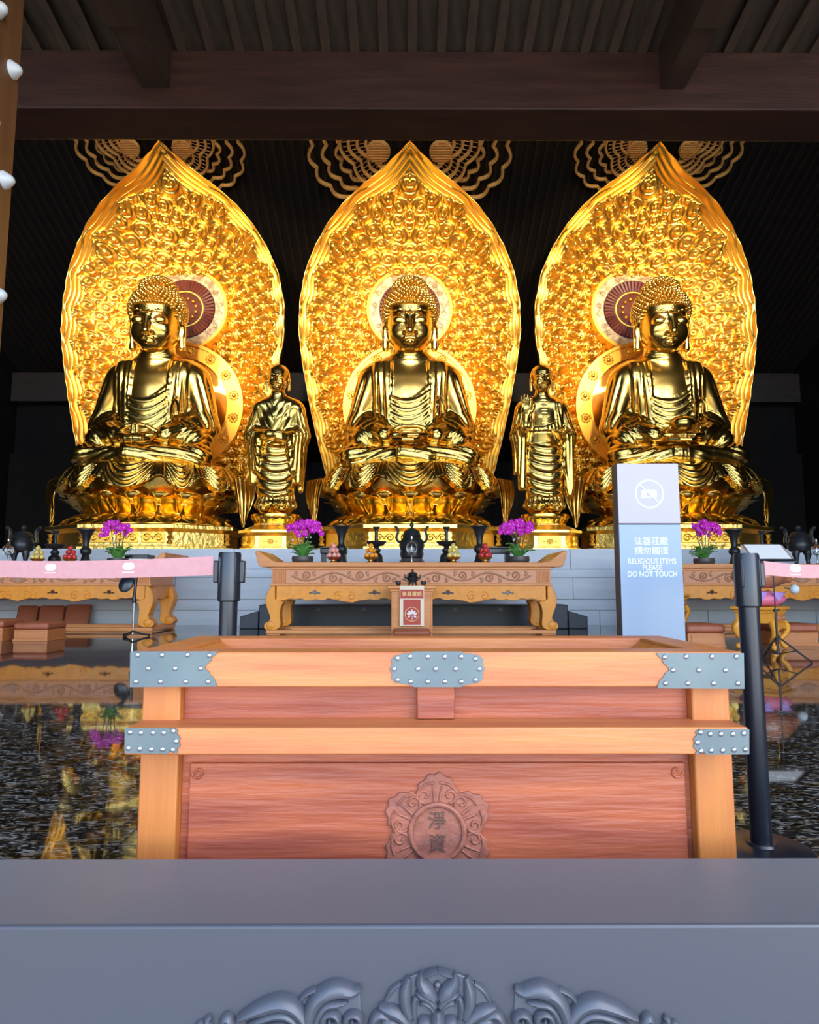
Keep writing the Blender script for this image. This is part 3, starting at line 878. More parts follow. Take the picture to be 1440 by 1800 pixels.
def tail_mesh():
    """long pleated cloth end hanging at the side of the seat"""
    nu, nv = 26, 40
    u = np.linspace(-1, 1, nu)[:, None]; t = np.linspace(0, 1, nv)[None, :]
    w = (.30 - .20 * t ** 2) * (1 + .0 * u)
    X = .07 * np.sin(PI * t) + .05 * roll(u * 2.2 + .3) * (1 - .4 * t) + .05
    Y = u * w
    Z = -t * (1.25 - .35 * np.abs(u) ** 1.5)
    P = np.stack([X + 0 * Z, Y + 0 * Z, Z], -1)
    P2 = P.copy(); P2[..., 0] -= .05
    n = nu * nv
    idx = np.arange(n).reshape(nu, nv)
    Q1 = np.stack([idx[:-1, :-1], idx[1:, :-1], idx[1:, 1:], idx[:-1, 1:]], -1).reshape(-1, 4)
    Q2 = Q1[:, ::-1] + n
    rim = []
    bd = list(idx[:, 0]) + list(idx[-1, 1:]) + list(idx[-2::-1, -1]) + list(idx[0, -2:0:-1])
    for i in range(len(bd)):
        j = (i + 1) % len(bd); rim.append((bd[i], bd[j], bd[j] + n, bd[i] + n))
    return np_mesh('cloth_tail', np.concatenate([P.reshape(-1, 3), P2.reshape(-1, 3)]), np.concatenate([Q1, Q2, np.array(rim)]))

SEATZ = 3.62
BYD = 17.30
me_body = buddha_body(); me_head = head_mesh(); me_hair = hair_mesh(); me_cloth = seat_cloth(); me_tail = tail_mesh()
me_circle = hands_mesh('circle'); me_flat = hands_mesh('flat'); me_hold = hands_mesh('bowl')
for me in (me_body, me_head, me_hair, me_cloth, me_tail, me_circle, me_flat, me_hold): me.materials.append(M['gold'])
names = ['golden seated Buddha statue with index fingers raised together in its lap', 'golden seated Buddha statue with both hands laid flat in its lap', 'golden seated Buddha statue holding a covered alms bowl in its lap']
for i in range(3):
    cx = X0 + (i - 1) * SP
    b = thing('buddha_statue', names[i], 'statue', (cx, BYD, SEATZ), 0, 'three large golden Buddhas')
    body = obj('body', me_body, None, b)
    hd = obj('head', me_head, None, b, (0, -.02, 3.37)); hd.scale = (1.17, 1.12, 1.09); hd.rotation_euler = (.17, 0, 0)
    hair = obj('hair_curls', me_hair, None, b, (0, -.02, 3.37)); hair.scale = (1.17, 1.12, 1.09); hair.rotation_euler = (.17, 0, 0); hair['kind'] = 'stuff'
    obj('hands', (me_circle, me_flat, me_hold)[i], None, b)
    sc_ = obj('robe_skirt', me_cloth, None, b)
    for s in (-1, 1):
        t = obj('cloth_tail', me_tail, None, b, (s * 2.42, -.20, .0)); t.scale = (s, 1, 1); t.rotation_euler = (0, 0, -s * .75)
    # wish-knot on the robe strap
    kn = MB().lathe([(.0, .02), (.07, .03), (.085, .07), (.05, .10), (0, .11)], 12)
    kn.tube(smooth_path([(0, 0, 0), (.08, -.02, -.12), (.10, 0, -.30)], 5), .035, 6); kn.tube(smooth_path([(0, 0, 0), (-.06, -.03, -.14), (-.08, -.01, -.34)], 5), .035, 6)
    obj('strap_knot', kn, M['gold'], b, (.74, -.66, 1.98))
bowl = thing('alms_bowl', 'covered golden bowl held in the lap of the Buddha behind the sign', 'bowl', (X0 + SP, BYD - 1.12, SEATZ + 1.05))
obj('bowl_body', MB().lathe([(.05, 0), (.20, .02), (.29, .12), (.31, .22), (.28, .28)], 28), M['gold'], bowl)
obj('lid', MB().lathe([(.29, .285), (.24, .34), (.12, .39), (.04, .41), (0, .42)], 28), M['gold'], bowl)

# ---- lotus pedestals
def petal_mesh(W, H, D, curl, name, down=False):
    nu, nv = 13, 14
    u = np.linspace(-1, 1, nu)[:, None]; t = np.linspace(0, 1, nv)[None, :]
    wf = W * (.72 + .28 * np.sin(PI * np.clip(t * .9, 0, 1))) * np.sqrt(np.clip(1 - sstep(.62, 1.04, t) ** 1.6, 0.0, 1))
    x = u * wf
    out = D * t ** 1.4 + .16 * W * (1 - u * u) * np.sin(PI * np.clip(t, 0, .95)) * 2.0 + curl * sstep(.72, 1, t) * (1 - .5 * u * u)
    z = H * (t - .10 * sstep(.8, 1, t)) + 0 * u
    if down:
        out = D * t ** .75 + .30 * W * (1 - u * u) * np.sin(PI * np.clip(t, 0, .95))
        z = H * t ** 1.5 + 0 * u - .05 * (1 - u * u) * np.sin(PI * t)
    P = np.stack([x + 0 * z, -out + 0 * z, z if not down else -z], -1)
    P2 = P.copy(); P2[..., 1] += .035
    n = nu * nv
    idx = np.arange(n).reshape(nu, nv)
    Q1 = np.stack([idx[:-1, :-1], idx[1:, :-1], idx[1:, 1:], idx[:-1, 1:]], -1).reshape(-1, 4)
    Q2 = Q1[:, ::-1] + n
    bd = list(idx[:, 0]) + list(idx[-1, 1:]) + list(idx[-2::-1, -1]) + list(idx[0, -2:0:-1])
    rim = [(bd[i], bd[(i + 1) % len(bd)], bd[(i + 1) % len(bd)] + n, bd[i] + n) for i in range(len(bd))]
    me = np_mesh(name, np.concatenate([P.reshape(-1, 3), P2.reshape(-1, 3)]), np.concatenate([Q1, Q2, np.array(rim)]))
    me.materials.append(M['gold_lotus'])
    return me
def ring_petals(parent, me, n, A, B, z, phase, name='petal'):
    for k in range(n):
        a = 2 * PI * (k + phase) / n
        px, py = A * math.sin(a), -B * math.cos(a)
        nx, ny = math.sin(a) / A, -math.cos(a) / B
        rz = math.atan2(nx, -ny)
        obj(name, me, None, parent, (px, py, z), rot=(0, 0, rz))
PB = SEATZ - DZ                      # pedestal height
me_p1 = petal_mesh(.285, .44, .46, .12, 'petal'); me_p2 = petal_mesh(.29, .36, .18, .06, 'petal'); me_p3 = petal_mesh(.29, .30, .80, .0, 'down_petal', True)
def octa(s, hx=2.32, hy=1.62, cx=1.10, cy=.78):
    return [(-cx * s, -hy * s), (cx * s, -hy * s), (hx * s, -cy * s), (hx * s, cy * s), (cx * s, hy * s), (-cx * s, hy * s), (-hx * s, cy * s), (-hx * s, -cy * s)]
def octa_stack(levels, **kw):
    m = MB()
    vs = []; fs = []
    for s, z in levels: vs += [(x, y, z) for x, y in octa(s, **kw)]
    for i in range(len(levels) - 1):
        for k in range(8):
            l = (k + 1) % 8
            fs.append((i * 8 + k, i * 8 + l, (i + 1) * 8 + l, (i + 1) * 8 + k))
    fs.append(tuple(range(8))[::-1]); fs.append(tuple((len(levels) - 1) * 8 + k for k in range(8)))
    return m.add(vs, fs)
plabels = ['golden lotus pedestal under the Buddha with raised index fingers', 'golden lotus pedestal under the Buddha with hands laid flat', 'golden lotus pedestal under the Buddha holding a bowl']
ped0 = thing('lotus_pedestal', plabels[0], 'pedestal', (X0 - SP, BYD + .02, DZ + .003), 0, 'lotus pedestals of the Buddhas')
obj('base', octa_stack([(1.0, 0), (1.0, .06), (.93, .09), (.93, .12), (.90, .13), (.90, .42), (.93, .44), (.96, .47), (1.0, .50), (1.0, .58), (.95, .61), (.9, .62)]), M['gold_base'], ped0, smooth=30)
for k, (x, y) in enumerate(octa(.945)):
    if y > .9: continue
    obj('baluster', MB().lathe([(.07, 0), (.08, .04), (.05, .07), (.04, .10), (.075, .15), (.04, .20), (.05, .24), (.07, .28)], 10), M['gold_flat'], ped0, (x, y, .13))
for sx in (-.62, 0, .62):
    pm = MB().span((sx - .27, -1.478, .16), (sx + .27, -1.45, .40))
    rl = obj('relief_panel', pm, M['gold_flat'], ped0, bevel=.01)
    for qx, qs in ((-.14, 1), (.14, -1)):
        obj('relief_scroll', MB().blade(spiral(sx + qx, .28, .10, .02, 0 if qs > 0 else PI, 1.6, 24, qs), .016, .022, (0, -1.478, 0), (1, 0, 0), (0, 0, 1), (0, -1, 0)), M['gold_lotus'], rl)
    obj('relief_boss', MB().sphere((sx, -1.48, .28), (.035, .02, .035), 10, 6), M['gold_lotus'], rl)
obj('dish', MB().lathe([(1.0, .61), (1.0, .64), (.97, .69), (.90, .75), (.78, .81), (.66, .85), (.62, .87), (.62, .90), (.56, .90)], 72, sx=2.16, sy=1.48), M['gold_flat'], ped0)
ring_petals(ped0, me_p3, 18, 1.42, .90, .91, .5, 'down_petal')
obj('core', MB().lathe([(.56, .88), (.58, .95), (.62, 1.15), (.70, 1.4), (.78, PB - .02), (.4, PB - .02)], 60, sx=2.52, sy=1.52), M['gold_lotus'], ped0)
ring_petals(ped0, me_p1, 18, 1.66, 1.04, .90, .5)
ring_petals(ped0, me_p2, 18, 1.94, 1.22, 1.10, 0)
for i in (1, 2): dup(ped0, (X0 + (i - 1) * SP, BYD + .02, DZ + .003), plabels[i])

# ---- mandorlas: leaf-shaped gilded screens, hollowed, leaning forward at the tip
prof = [(250, 0), (258, 9), (268, 17), (290, 40), (310, 63), (340, 99), (370, 127), (400, 148), (440, 169), (480, 184), (530, 193), (580, 195), (620, 191), (660, 185), (700, 178), (740, 170), (780, 161), (820, 151), (860, 140), (900, 130)]
def yedge_z(z): return 18.35 - 1.55 * max(0, (z - 8.4) / 4.3) ** 2
zs = []; hw = []
for v, w in prof:
    Y = 18.3
    for _ in range(12): Y = yedge_z(zat(v, Y))
    zs.append(zat(v, Y)); hw.append(xat(722 + w, Y, v) - xat(722, Y, v))
zs = np.array(zs)[::-1]; hw = np.array(hw)[::-1]
def mandorla_mesh():
    nu, nv = 400, 640
    # rows spaced evenly in z, finer at the tip
    t = np.linspace(0, 1, nv)
    Zr = zs[0] + (zs[-1] - zs[0]) * t
    W = np.interp(Zr, zs, hw)
    k = np.ones(15) / 15
    Wp = np.convolve(np.pad(W, 7, mode='edge'), k, 'valid'); Wp[-18:] = W[-18:]
    W = np.maximum(Wp, .004)
    s = np.linspace(-1, 1, nu)[:, None]
    X = s * W[None, :]; Z = Zr[None, :] + 0 * X
    Ye = np.array([yedge_z(z) for z in Zr])
    bulge = 1.35 * (W / 3.0) ** 1.1
    Y = Ye[None, :] + bulge[None, :] * (1 - np.abs(s) ** 2.2)
    # relief: mirrored field of curling clouds
    ax = np.abs(X)
    sx, sz = .44, .30
    mot = []
    j = 0
    z = Zr[0] - .2
    while z < Zr[-1] + .3:
        x = -.02 if j % 2 else sx * .5
        while x < 3.5:
            mot.append((x + rng.uniform(-.11, .11), z + rng.uniform(-.08, .08), rng.uniform(.75, 1.3), rng.uniform(-.5, .5), rng.choice([-1, 1])))
            x += sx
        z += sz; j += 1
    mot = np.array(mot)
    P = np.stack([ax.ravel(), Z.ravel()], 1)
    best = np.full(len(P), 9.0); bi = np.zeros(len(P), int); second = np.full(len(P), 9.0)
    for m, (mx_, mz_, ms, mr, md) in enumerate(mot):
        near = np.nonzero((np.abs(P[:, 0] - mx_) < .75) & (np.abs(P[:, 1] - mz_) < .6))[0]
        if not len(near): continue
        dx = (P[near, 0] - mx_); dz = (P[near, 1] - mz_)
        c_, s_ = math.cos(mr * .5), math.sin(mr * .5)
        d = np.sqrt(((c_ * dx + s_ * dz) / (sx * .62 * ms)) ** 2 + ((-s_ * dx + c_ * dz) / (sz * .66 * ms)) ** 2)
        b0 = best[near]
        up = d < b0
        second[near] = np.where(up, b0, np.minimum(second[near], d))
        bi[near[up]] = m; best[near[up]] = d[up]
    mm = mot[bi]
    ang = np.arctan2((P[:, 1] - mm[:, 1]) / sz, (P[:, 0] - mm[:, 0]) / sx)
    dome = np.clip(1 - best ** 2, -.5, 1)
    ridge = np.cos(2 * PI * (2.3 * best) + mm[:, 4] * ang + mm[:, 3] * 5)
    gap = sstep(.0, .22, second - best)
    H = .075 * dome + .030 * ridge * sstep(.0, .15, best) + .05 * gap - .03
    H += .035 * np.sin(P[:, 0] * 2.3 + 1) * np.sin(P[:, 1] * 1.9)
    H = H.reshape(X.shape)
    # wavy flame border
    slope = np.gradient(W, Zr); per = 1 / np.sqrt(1 + slope ** 2)
    edge = (1 - np.abs(s)) * np.maximum(W, .02)[None, :] * per[None, :]
    wav = edge + .10 * np.sin(Z * 2 * PI / .95 + .6 * np.sin(Z * 1.7))
    fl_ = .030 * np.cos(2 * PI * edge / .085 + 1.6 * np.sin(Z * 2 * PI / .95))
    mixb = sstep(.22, .32, wav)
    tipm = sstep(zs[-1] - .75, zs[-1] - .35, Z + 0 * X)
    mixb = mixb * (1 - tipm)
    rimh = .05 * (1 - sstep(.03, .07, edge))
    H = H * mixb + fl_ * (1 - mixb) + rimh
    Y = Y - H
    n = nu * nv
    idx = np.arange(n).reshape(nu, nv)
    Q1 = np.stack([idx[:-1, :-1], idx[1:, :-1], idx[1:, 1:], idx[:-1, 1:]], -1).reshape(-1, 4)
    # back shell
    st = 10
    iu = np.unique(np.r_[np.arange(0, nu, st), nu - 1]); iv = np.unique(np.r_[np.arange(0, nv, st), nv - 1])
    Pb = np.stack([X, Y + .22, Z], -1)[iu][:, iv]
    nb = Pb.shape[0] * Pb.shape[1]
    ib = np.arange(nb).reshape(Pb.shape[:2]) + n
    Q2 = np.stack([ib[:-1, :-1], ib[:-1, 1:], ib[1:, 1:], ib[1:, :-1]], -1).reshape(-1, 4)
    rim = []
    Pe = np.stack([X, Y + .22, Z], -1)
    off = n + nb
    for side, sgn in ((0, 1), (-1, -1)):
        for q in range(nv - 1):
            a, b2 = idx[side, q], idx[side, q + 1]; c2, d2 = off + q + 1, off + q
            rim.append((a, b2, c2, d2) if sgn == 1 else (d2, c2, b2, a))
        off += nv
    V = np.concatenate([np.stack([X, Y, Z], -1).reshape(-1, 3), Pb.reshape(-1, 3), Pe[0], Pe[-1]])
    me = np_mesh('screen', V, np.concatenate([Q1, Q2, np.array(rim)]))
    me.materials.append(M['gold_leaf'])
    return me
me_man = mandorla_mesh()
mlabels = ['golden leaf-shaped cloud screen behind the Buddha with raised index fingers', 'golden leaf-shaped cloud screen behind the Buddha with hands laid flat', 'golden leaf-shaped cloud screen behind the Buddha holding a bowl']
man0 = thing('mandorla', mlabels[0], 'halo screen', (X0 - SP, 0, 0), 0, 'leaf-shaped golden screens')
obj('screen', me_man, None, man0)
HY = 19.30
def disc_band(r0, r1, y0, y1, n=72):
    """ring facing -y between radii"""
    m = MB(); vs = []; fs = []
    for i in range(n):
        a = 2 * PI * i / n
        for r, y in ((r0, y1 + .05), (r0, y0), (r1, y0), (r1, y1 + .05)): vs.append((r * math.cos(a), y, r * math.sin(a)))
    for i in range(n):
        j = (i + 1) % n
        for k in range(4): fs.append((i * 4 + k, i * 4 + (k + 1) % 4, j * 4 + (k + 1) % 4, j * 4 + k))
    return m.add(vs, fs)
hz = zat(545, HY)
hr = 76 / F * HY * 1.03
halo = obj('halo', disc_band(hr * .93, hr, -.10, .3), M['gold_flat'], man0, (0, HY, hz))
obj('halo_ring', disc_band(hr * .71, hr * .93, -.05, .3), M['halo_ring'], halo)
for i in range(10):
    a = 2 * PI * i / 10
    O = Vector((hr * .82 * math.cos(a), -.05, hr * .82 * math.sin(a)))
    U = Vector((-math.sin(a), 0, math.cos(a))); Vv = Vector((math.cos(a), 0, math.sin(a)))
    for sg in (-1, 1):
        p = spiral(sg * .12, 0, .09, .02, PI / 2 + (PI / 2) * sg, 1.25, 18, sg)
        obj('halo_scroll', MB().blade(p, .022, .022, O, U, Vv, (0, -1, 0)), M['halo_ring'], halo)
obj('inner_band', disc_band(hr * .42, hr * .71, -.02, .3), M['halo_red'], halo)
for i in range(48):
    a = 2 * PI * i / 48
    obj('radial_rib', MB().tube([(hr * .46 * math.cos(a), -.025, hr * .46 * math.sin(a)), (hr * .69 * math.cos(a), -.03, hr * .69 * math.sin(a))], [.03, .055], 6), M['halo_red'], halo)
obj('inner_rim', disc_band(hr * .405, hr * .435, -.06, .3), M['gold_flat'], halo)
obj('inner_disc', MB().lathe([(0, 0), (hr * .41, 0)], 48), M['halo_inner'], halo, (0, -.0, 0), rot=(PI / 2, 0, 0))
for i in range(12):
    a = 2 * PI * (i + .5) / 12
    obj('halo_bead', MB().sphere((hr * .26 * math.cos(a), -.03, hr * .26 * math.sin(a)), .05, 10, 6), M['gold_flat'], halo)
BHY = 18.92
bz = zat(716, BHY); br = 116 / F * BHY * 1.01
bh = obj('body_halo', disc_band(br * .80, br, -.06, .4, 96), M['gold_flat'], man0, (0, BHY, bz))
obj('body_halo_rim', disc_band(br * .97, br * 1.02, -.11, .4, 96), M['gold_flat'], bh)
obj('body_halo_rim', disc_band(br * .78, br * .81, -.11, .4, 96), M['gold_flat'], bh)
obj('body_halo_disc', MB().lathe([(0, 0), (br * .80, 0)], 64), M['gold_lotus'], bh, (0, .02, 0), rot=(PI / 2, 0, 0))
for i in range(16):
    a = 2 * PI * (i + .5) / 16
    ro = MB().sphere((0, -.07, 0), (.07, .06, .07), 12, 6)
    for k in range(10):
        q = 2 * PI * k / 10
        ro.sphere((.12 * math.cos(q), -.06, .12 * math.sin(q)), (.036, .03, .036), 8, 5)
    obj('rosette', ro, M['gold_flat'], bh, (br * .89 * math.cos(a), 0, br * .89 * math.sin(a)))
for i in (1, 2): dup(man0, (X0 + (i - 1) * SP, 0, 0), mlabels[i])

# ================================================================== ATTENDANT MONKS (standing statues)
def monk_body(kind):
    f = Field((-1.0, -.85, -.05), (1.0, .65, 3.2), .021)
    f.cone((0, 0, .25), (0, 0, 1.2), .46, .48, .1, sy=.72)
    f.cone((0, 0, 1.2), (0, 0, 2.3), .48, .46, .2, sy=.72)
    f.cone((-.40, .04, 2.66), (.40, .04, 2.66), .25, .25, .15)
    f.cone((-.2, .03, 2.78), (.2, .03, 2.78), .2, .2, .15)
    f.cone((0, .02, 2.7), (0, -.04, 3.15), .19, .17, .12)
    f.ell((0, -.02, .18), (.52, .38, .16), .1)
    for s in (-1, 1):
        f.ell((s * .22, -.36, .06), (.14, .18, .08), .03)                                 # feet
        f.cone((s * .46, .04, 2.55), (s * .60, -.02, 1.95), .23, .22, .12)                # upper arm
    if kind == 'clasp':
        f.cone((-.60, -.05, 1.95), (-.10, -.52, 1.88), .20, .14, .10)
        f.cone((.60, -.05, 1.95), (.28, -.46, 1.84), .20, .14, .10)
        for s in (-1, 1):       # sleeves falling from the forearms
            f.cone((s * .50, -.22, 1.85), (s * .56, -.12, .75), .17, .09, .1, sy=.9)
            f.cone((s * .40, -.34, 1.75), (s * .46, -.26, 1.05), .13, .07, .1)
        f.cone((-.62, -.05, 1.9), (-.66, 0, 1.2), .14, .07, .1)
        f.cone((.64, 0, 1.9), (.60, .05, .55), .14, .06, .1)
        # clasped hands at the belly
        f.ell((.08, -.58, 1.86), (.13, .09, .10), .05)
        f.cone((-.12, -.54, 1.88), (.10, -.60, 1.87), .10, .09, .04)
        for k in range(4): f.chain([(.10, -.64, 1.93 - .05 * k), (.22, -.64, 1.90 - .05 * k), (.34, -.57, 1.87 - .045 * k)], [.036, .034, .026], .012)
        f.chain([(.06, -.62, 1.93), (.16, -.60, 1.98), (.24, -.57, 1.97)], [.038, .034, .028], .012)
    else:
        f.cone((-.60, -.05, 1.95), (-.52, -.42, 2.12), .20, .13, .10)                      # raised right forearm
        f.cone((-.52, -.42, 2.12), (-.50, -.50, 2.36), .11, .085, .05)
        f.ell((-.50, -.53, 2.50), (.125, .055, .14), .04)                                  # raised palm, facing out
        for k, (dx, l) in enumerate(((-.095, .24), (-.035, .29), (.028, .28), (.09, .22))):
            f.chain([(-.50 + dx, -.54, 2.58), (-.50 + dx * 1.15, -.55, 2.58 + l * .55), (-.50 + dx * 1.2, -.56, 2.58 + l)], [.036, .034, .027], .01)
        f.chain([(-.40, -.54, 2.44), (-.34, -.57, 2.53), (-.33, -.58, 2.61)], [.042, .037, .03], .015)
        f.cone((.60, -.05, 1.95), (.36, -.42, 1.90), .20, .13, .10)
        f.cone((.36, -.42, 1.90), (.30, -.52, 1.90), .10, .09, .04)
        f.ell((.30, -.56, 1.90), (.13, .12, .05), .04)                                     # palm up at the waist
        for k in range(4): f.chain([(.28 - .0 * k, -.50 - .05 * k, 1.90), (.16, -.54 - .05 * k, 1.93), (.12, -.54 - .05 * k, 1.99)], [.036, .034, .028], .012)
        f.chain([(.36, -.62, 1.92), (.42, -.66, 1.97), (.42, -.66, 2.03)], [.038, .034, .028], .012)
        f.cone((-.55, -.20, 1.95), (-.58, -.22, .62), .15, .10, .1, sy=.9)
        f.cone((-.66, -.05, 1.9), (-.70, 0, 1.0), .13, .05, .1)
        f.cone((.54, -.30, 1.85), (.60, -.22, .45), .15, .11, .1, sy=.9)
        f.cone((.66, -.05, 1.9), (.66, 0, .60), .13, .06, .1)
    V, Q = f.mesh()
    V = relax(V, Q, 2)
    N = vnormals(V, Q)
    x, y, z = V.T
    ax = np.abs(x)
    front = sstep(.0, .4, -N[:, 1])
    d = np.zeros(len(V))
    skirt = sstep(.30, .40, z - .25 * np.abs(x)) * (1 - sstep(1.62, 1.75, z)) * (1 - sstep(.40, .48, ax))
    d += front * skirt * (.035 + .05 * roll((z - .85 * x * x + .08 * x) / .235))
    hem = (1 - sstep(.36, .42, z - .1 * x)) * sstep(.10, .16, z)
    d += hem * .04 * roll(np.arctan2(x, -y) * 3.2 + .3)
    fringe = (1 - sstep(.16, .2, z)) * sstep(.08, .1, z)
    d += fringe * .03 * np.sin(np.arctan2(x, -y) * 22)
    side = sstep(.44, .52, ax) * sstep(.45, .6, z) * (1 - sstep(2.4, 2.6, z))
    d += side * .035 * roll((y + .35 * ax + .06 * z) / .10)
    up = sstep(1.98, 2.06, z) * (1 - sstep(2.75, 2.85, z)) * (1 - sstep(.40, .5, ax))
    if kind == 'clasp':
        d += front * up * .022 * roll((z * .45 - np.abs(x + .05) * .9) / .17)
    else:
        chest = sstep(2.12, 2.14, z - .9 * x * x - .25 * x) * (1 - sstep(.26, .30, ax))
        d += front * up * (1 - chest) * (.03 + .03 * roll((ax + .2 * (z - 2)) / .10))
        d += front * chest * .014 * roll(z / .085) * (1 - sstep(.03, .09, ax))
    V = V + N * d[:, None]
    return np_mesh('body', relax(V, Q, 1, .25), Q)
def monk_head(old):
    f = Field((-.42, -.5, -.1), (.42, .5, .86), .0105)
    f.ell((0, .06, .50), (.285, .32, .29), .05)
    f.ell((0, -.03, .32), (.235, .27, .30), .06)
    f.ell((0, -.16, .09), (.11, .09, .08), .07)
    for s in (-1, 1):
        f.ell((s * .115, -.18, .24), (.08, .07, .08), .07)
        f.ell((s * .10, -.315, .375), (.065, .05, .04), .03, 's')
        f.ell((s * .10, -.235, .345), (.07, .05, .045), .01)
        f.chain([(s * .035, -.285, .425), (s * .10, -.292, .445), (s * .19, -.23, .42)], [.007, .010, .006], .03)
        f.chain([(s * .04, -.265, .322), (s * .10, -.278, .306), (s * .16, -.25, .318)], .006, .008, 's')
        f.ell((s * .04, -.29, .205), (.03, .03, .024), .02)
        f.chain([(0, -.270, .155), (s * .05, -.265, .148), (s * .085, -.24, .155)], [.011, .010, .005], .02)
        f.ell((s * .275, .05, .36), (.032, .075, .10), .02)
        f.cone((s * .28, .04, .28), (s * .275, .02, .11), .035, .038, .025)
    f.cone((0, -.28, .40), (0, -.345, .215), .02, .034, .03)
    f.chain([(-.045, -.250, .115), (0, -.262, .108), (.045, -.250, .115)], .014, .02)
    f.chain([(-.085, -.265, .138), (0, -.315, .130), (.085, -.265, .138)], .005, .008, 's')
    V, Q = f.mesh()
    x, y, z = V.T
    if old:
        N = vnormals(V, Q)
        br = sstep(.45, .47, z) * (1 - sstep(.56, .58, z)) * sstep(.1, .2, -y)
        V = V + N * (br * .008 * roll(z / .028))[:, None]
    return np_mesh('head', relax(V, Q, 1, .3), Q)
AY = 16.65
ped_a = None
for i, (u, kind, lab, pl_) in enumerate(((487, 'clasp', 'golden standing monk statue with hands folded at the belly', 'small golden lotus pedestal under the monk with folded hands'),
                                        (955, 'raise', 'golden standing monk statue raising an open palm beside its chest', 'small golden lotus pedestal under the monk raising its palm'))):
    xx = xat(u, AY, 800)
    zb = zat(906, AY)
    m = thing('monk_statue', lab, 'statue', (xx, AY, zb + .06), 0, 'two golden monk statues')
    me = monk_body(kind); me.materials.append(M['gold']); obj('body', me, None, m)
    me = monk_head(i == 1); me.materials.append(M['gold']); obj('head', me, None, m, (0, -.06, 3.02))
    if i == 0:
        ped_a = thing('monk_pedestal', pl_, 'pedestal', (xx, AY, DZ + .003), 0, 'pedestals of the monk statues')
        H = zb - DZ
        kw = dict(hx=.80, hy=.62, cx=.42, cy=.30)
        obj('base', octa_stack([(1.0, 0), (1.0, .05), (.90, .07), (.88, .34), (.95, .37), (1.05, .42), (1.05, .48), (.9, .52), (.72, .58), (.62, .62), (.6, .66)], **kw), M['gold_base'], ped_a, smooth=30)
        obj('front_panel', MB().span((-.27, -.575, .08), (.27, -.54, .33)), M['gold_flat'], ped_a, bevel=.01)
        fp = MB()
        for k in range(8):
            q = 2 * PI * k / 8
            fp.sphere((.06 * math.cos(q), -.58, .205 + .05 * math.sin(q)), .022, 8, 5)
        fp.sphere((0, -.58, .205), .03, 8, 5); fp.sphere((.14, -.578, .205), (.04, .015, .015), 8, 5); fp.sphere((-.14, -.578, .205), (.04, .015, .015), 8, 5)
        obj('rosette', fp, M['gold_base'], ped_a)
        for sx in (-.70, .70):
            for yy in (-.38, -.1):
                obj('baluster', MB().lathe([(.05, 0), (.06, .03), (.035, .05), (.03, .1), (.055, .15), (.03, .2), (.05, .26)], 10), M['gold_flat'], ped_a, (sx * (1.0 if yy > -.2 else .97), yy, .07))
        obj('lotus_core', MB().lathe([(.50, .64), (.52, .68), (.66, .76), (.70, .84), (.69, H), (.3, H)], 36, sx=.86, sy=.72), M['gold_lotus'], ped_a)
        pm = petal_mesh(.125, .20, .10, .04, 'petal')
        ring_petals(ped_a, pm, 18, .50, .40, .655, .5)
    else:
        dup(ped_a, (xx, AY, DZ + .003), pl_)

# ================================================================== CARVED CEILING MEDALLIONS
tilt = -math.atan(SL)
def medallion(R):
    t = bpy.data.objects.new('ceiling_medallion', None); t.empty_display_size = .1; col.objects.link(t)
    # local: x across, y along the slope, z down out of the ceiling
    def ribbon(name, pts, r=.045, z=.12):
        o = obj(name, MB().tube([(p[0], p[1], -z) for p in pts], r, 6, flat=1.6, up=(0, 0, 1)), M['tan_carving'], t, smooth=60)
        return o
    n = 6
    for k in range(n):
        for j, (sc, z) in enumerate(((1.0, .08), (.86, .12), (.72, .16))):
            pts = []
            w = 2 * PI / n * (.56 - .03 * j)
            for i in range(71):
                p = i / 70 * PI
                a = 2 * PI * (k + .5) / n + (i / 70 - .5) * 2 * w * .98
                r = R * sc * (.74 + .22 * math.sin(p) ** .6) + .045 * R * abs(math.sin(5 * p))
                pts.append((r * math.cos(a), r * math.sin(a)))
            ribbon('petal_arc', pts, .046 * R / 2.7, z)
    for j, r0 in enumerate((.60, .52, .44, .36)):
        pts = []
        for i in range(181):
            a = 2 * PI * i / 180
            pts.append(((R * r0 + .05 * R * abs(math.sin(6 * a))) * math.cos(a), (R * r0 + .05 * R * abs(math.sin(6 * a))) * math.sin(a)))
        ribbon('scalloped_ring', pts, .042 * R / 2.7, .26 + .03 * j)
    sp = MB()
    for i in range(84):
        a = 2 * PI * i / 84
        sp.tube([(R * .36 * math.cos(a), R * .36 * math.sin(a), -.31), (R * .62 * math.cos(a), R * .62 * math.sin(a), -.27)], .012, 5)
    obj('spokes', sp, M['tan_carving'], t)
    for k in range(6):
        a = 2 * PI * (k + .5) / 6
        c = (R * .33 * math.cos(a), R * .33 * math.sin(a))
        w = MB().lathe([(0, -.42), (.08 * R, -.41), (.105 * R, -.38), (.11 * R, -.30)], 24, (c[0], c[1], 0))
        for i in range(-4, 5):
            h = math.sqrt(max(0, (.105 * R) ** 2 - (i * .025 * R) ** 2))
            w.tube([(c[0] + i * .025 * R, c[1] - h, -.415), (c[0] + i * .025 * R, c[1] + h, -.415)], .012, 4)
            w.tube([(c[0] - h, c[1] + i * .025 * R, -.42), (c[0] + h, c[1] + i * .025 * R, -.42)], .012, 4)
        obj('woven_boss', w, M['tan_carving'], t)
    return t
mlab = ['tan carved scalloped ceiling medallion above the Buddha with raised index fingers', 'wide tan carved scalloped ceiling medallion above the middle leaf-shaped screen', 'tan carved scalloped ceiling medallion above the Buddha holding a bowl']
YM = 17.35
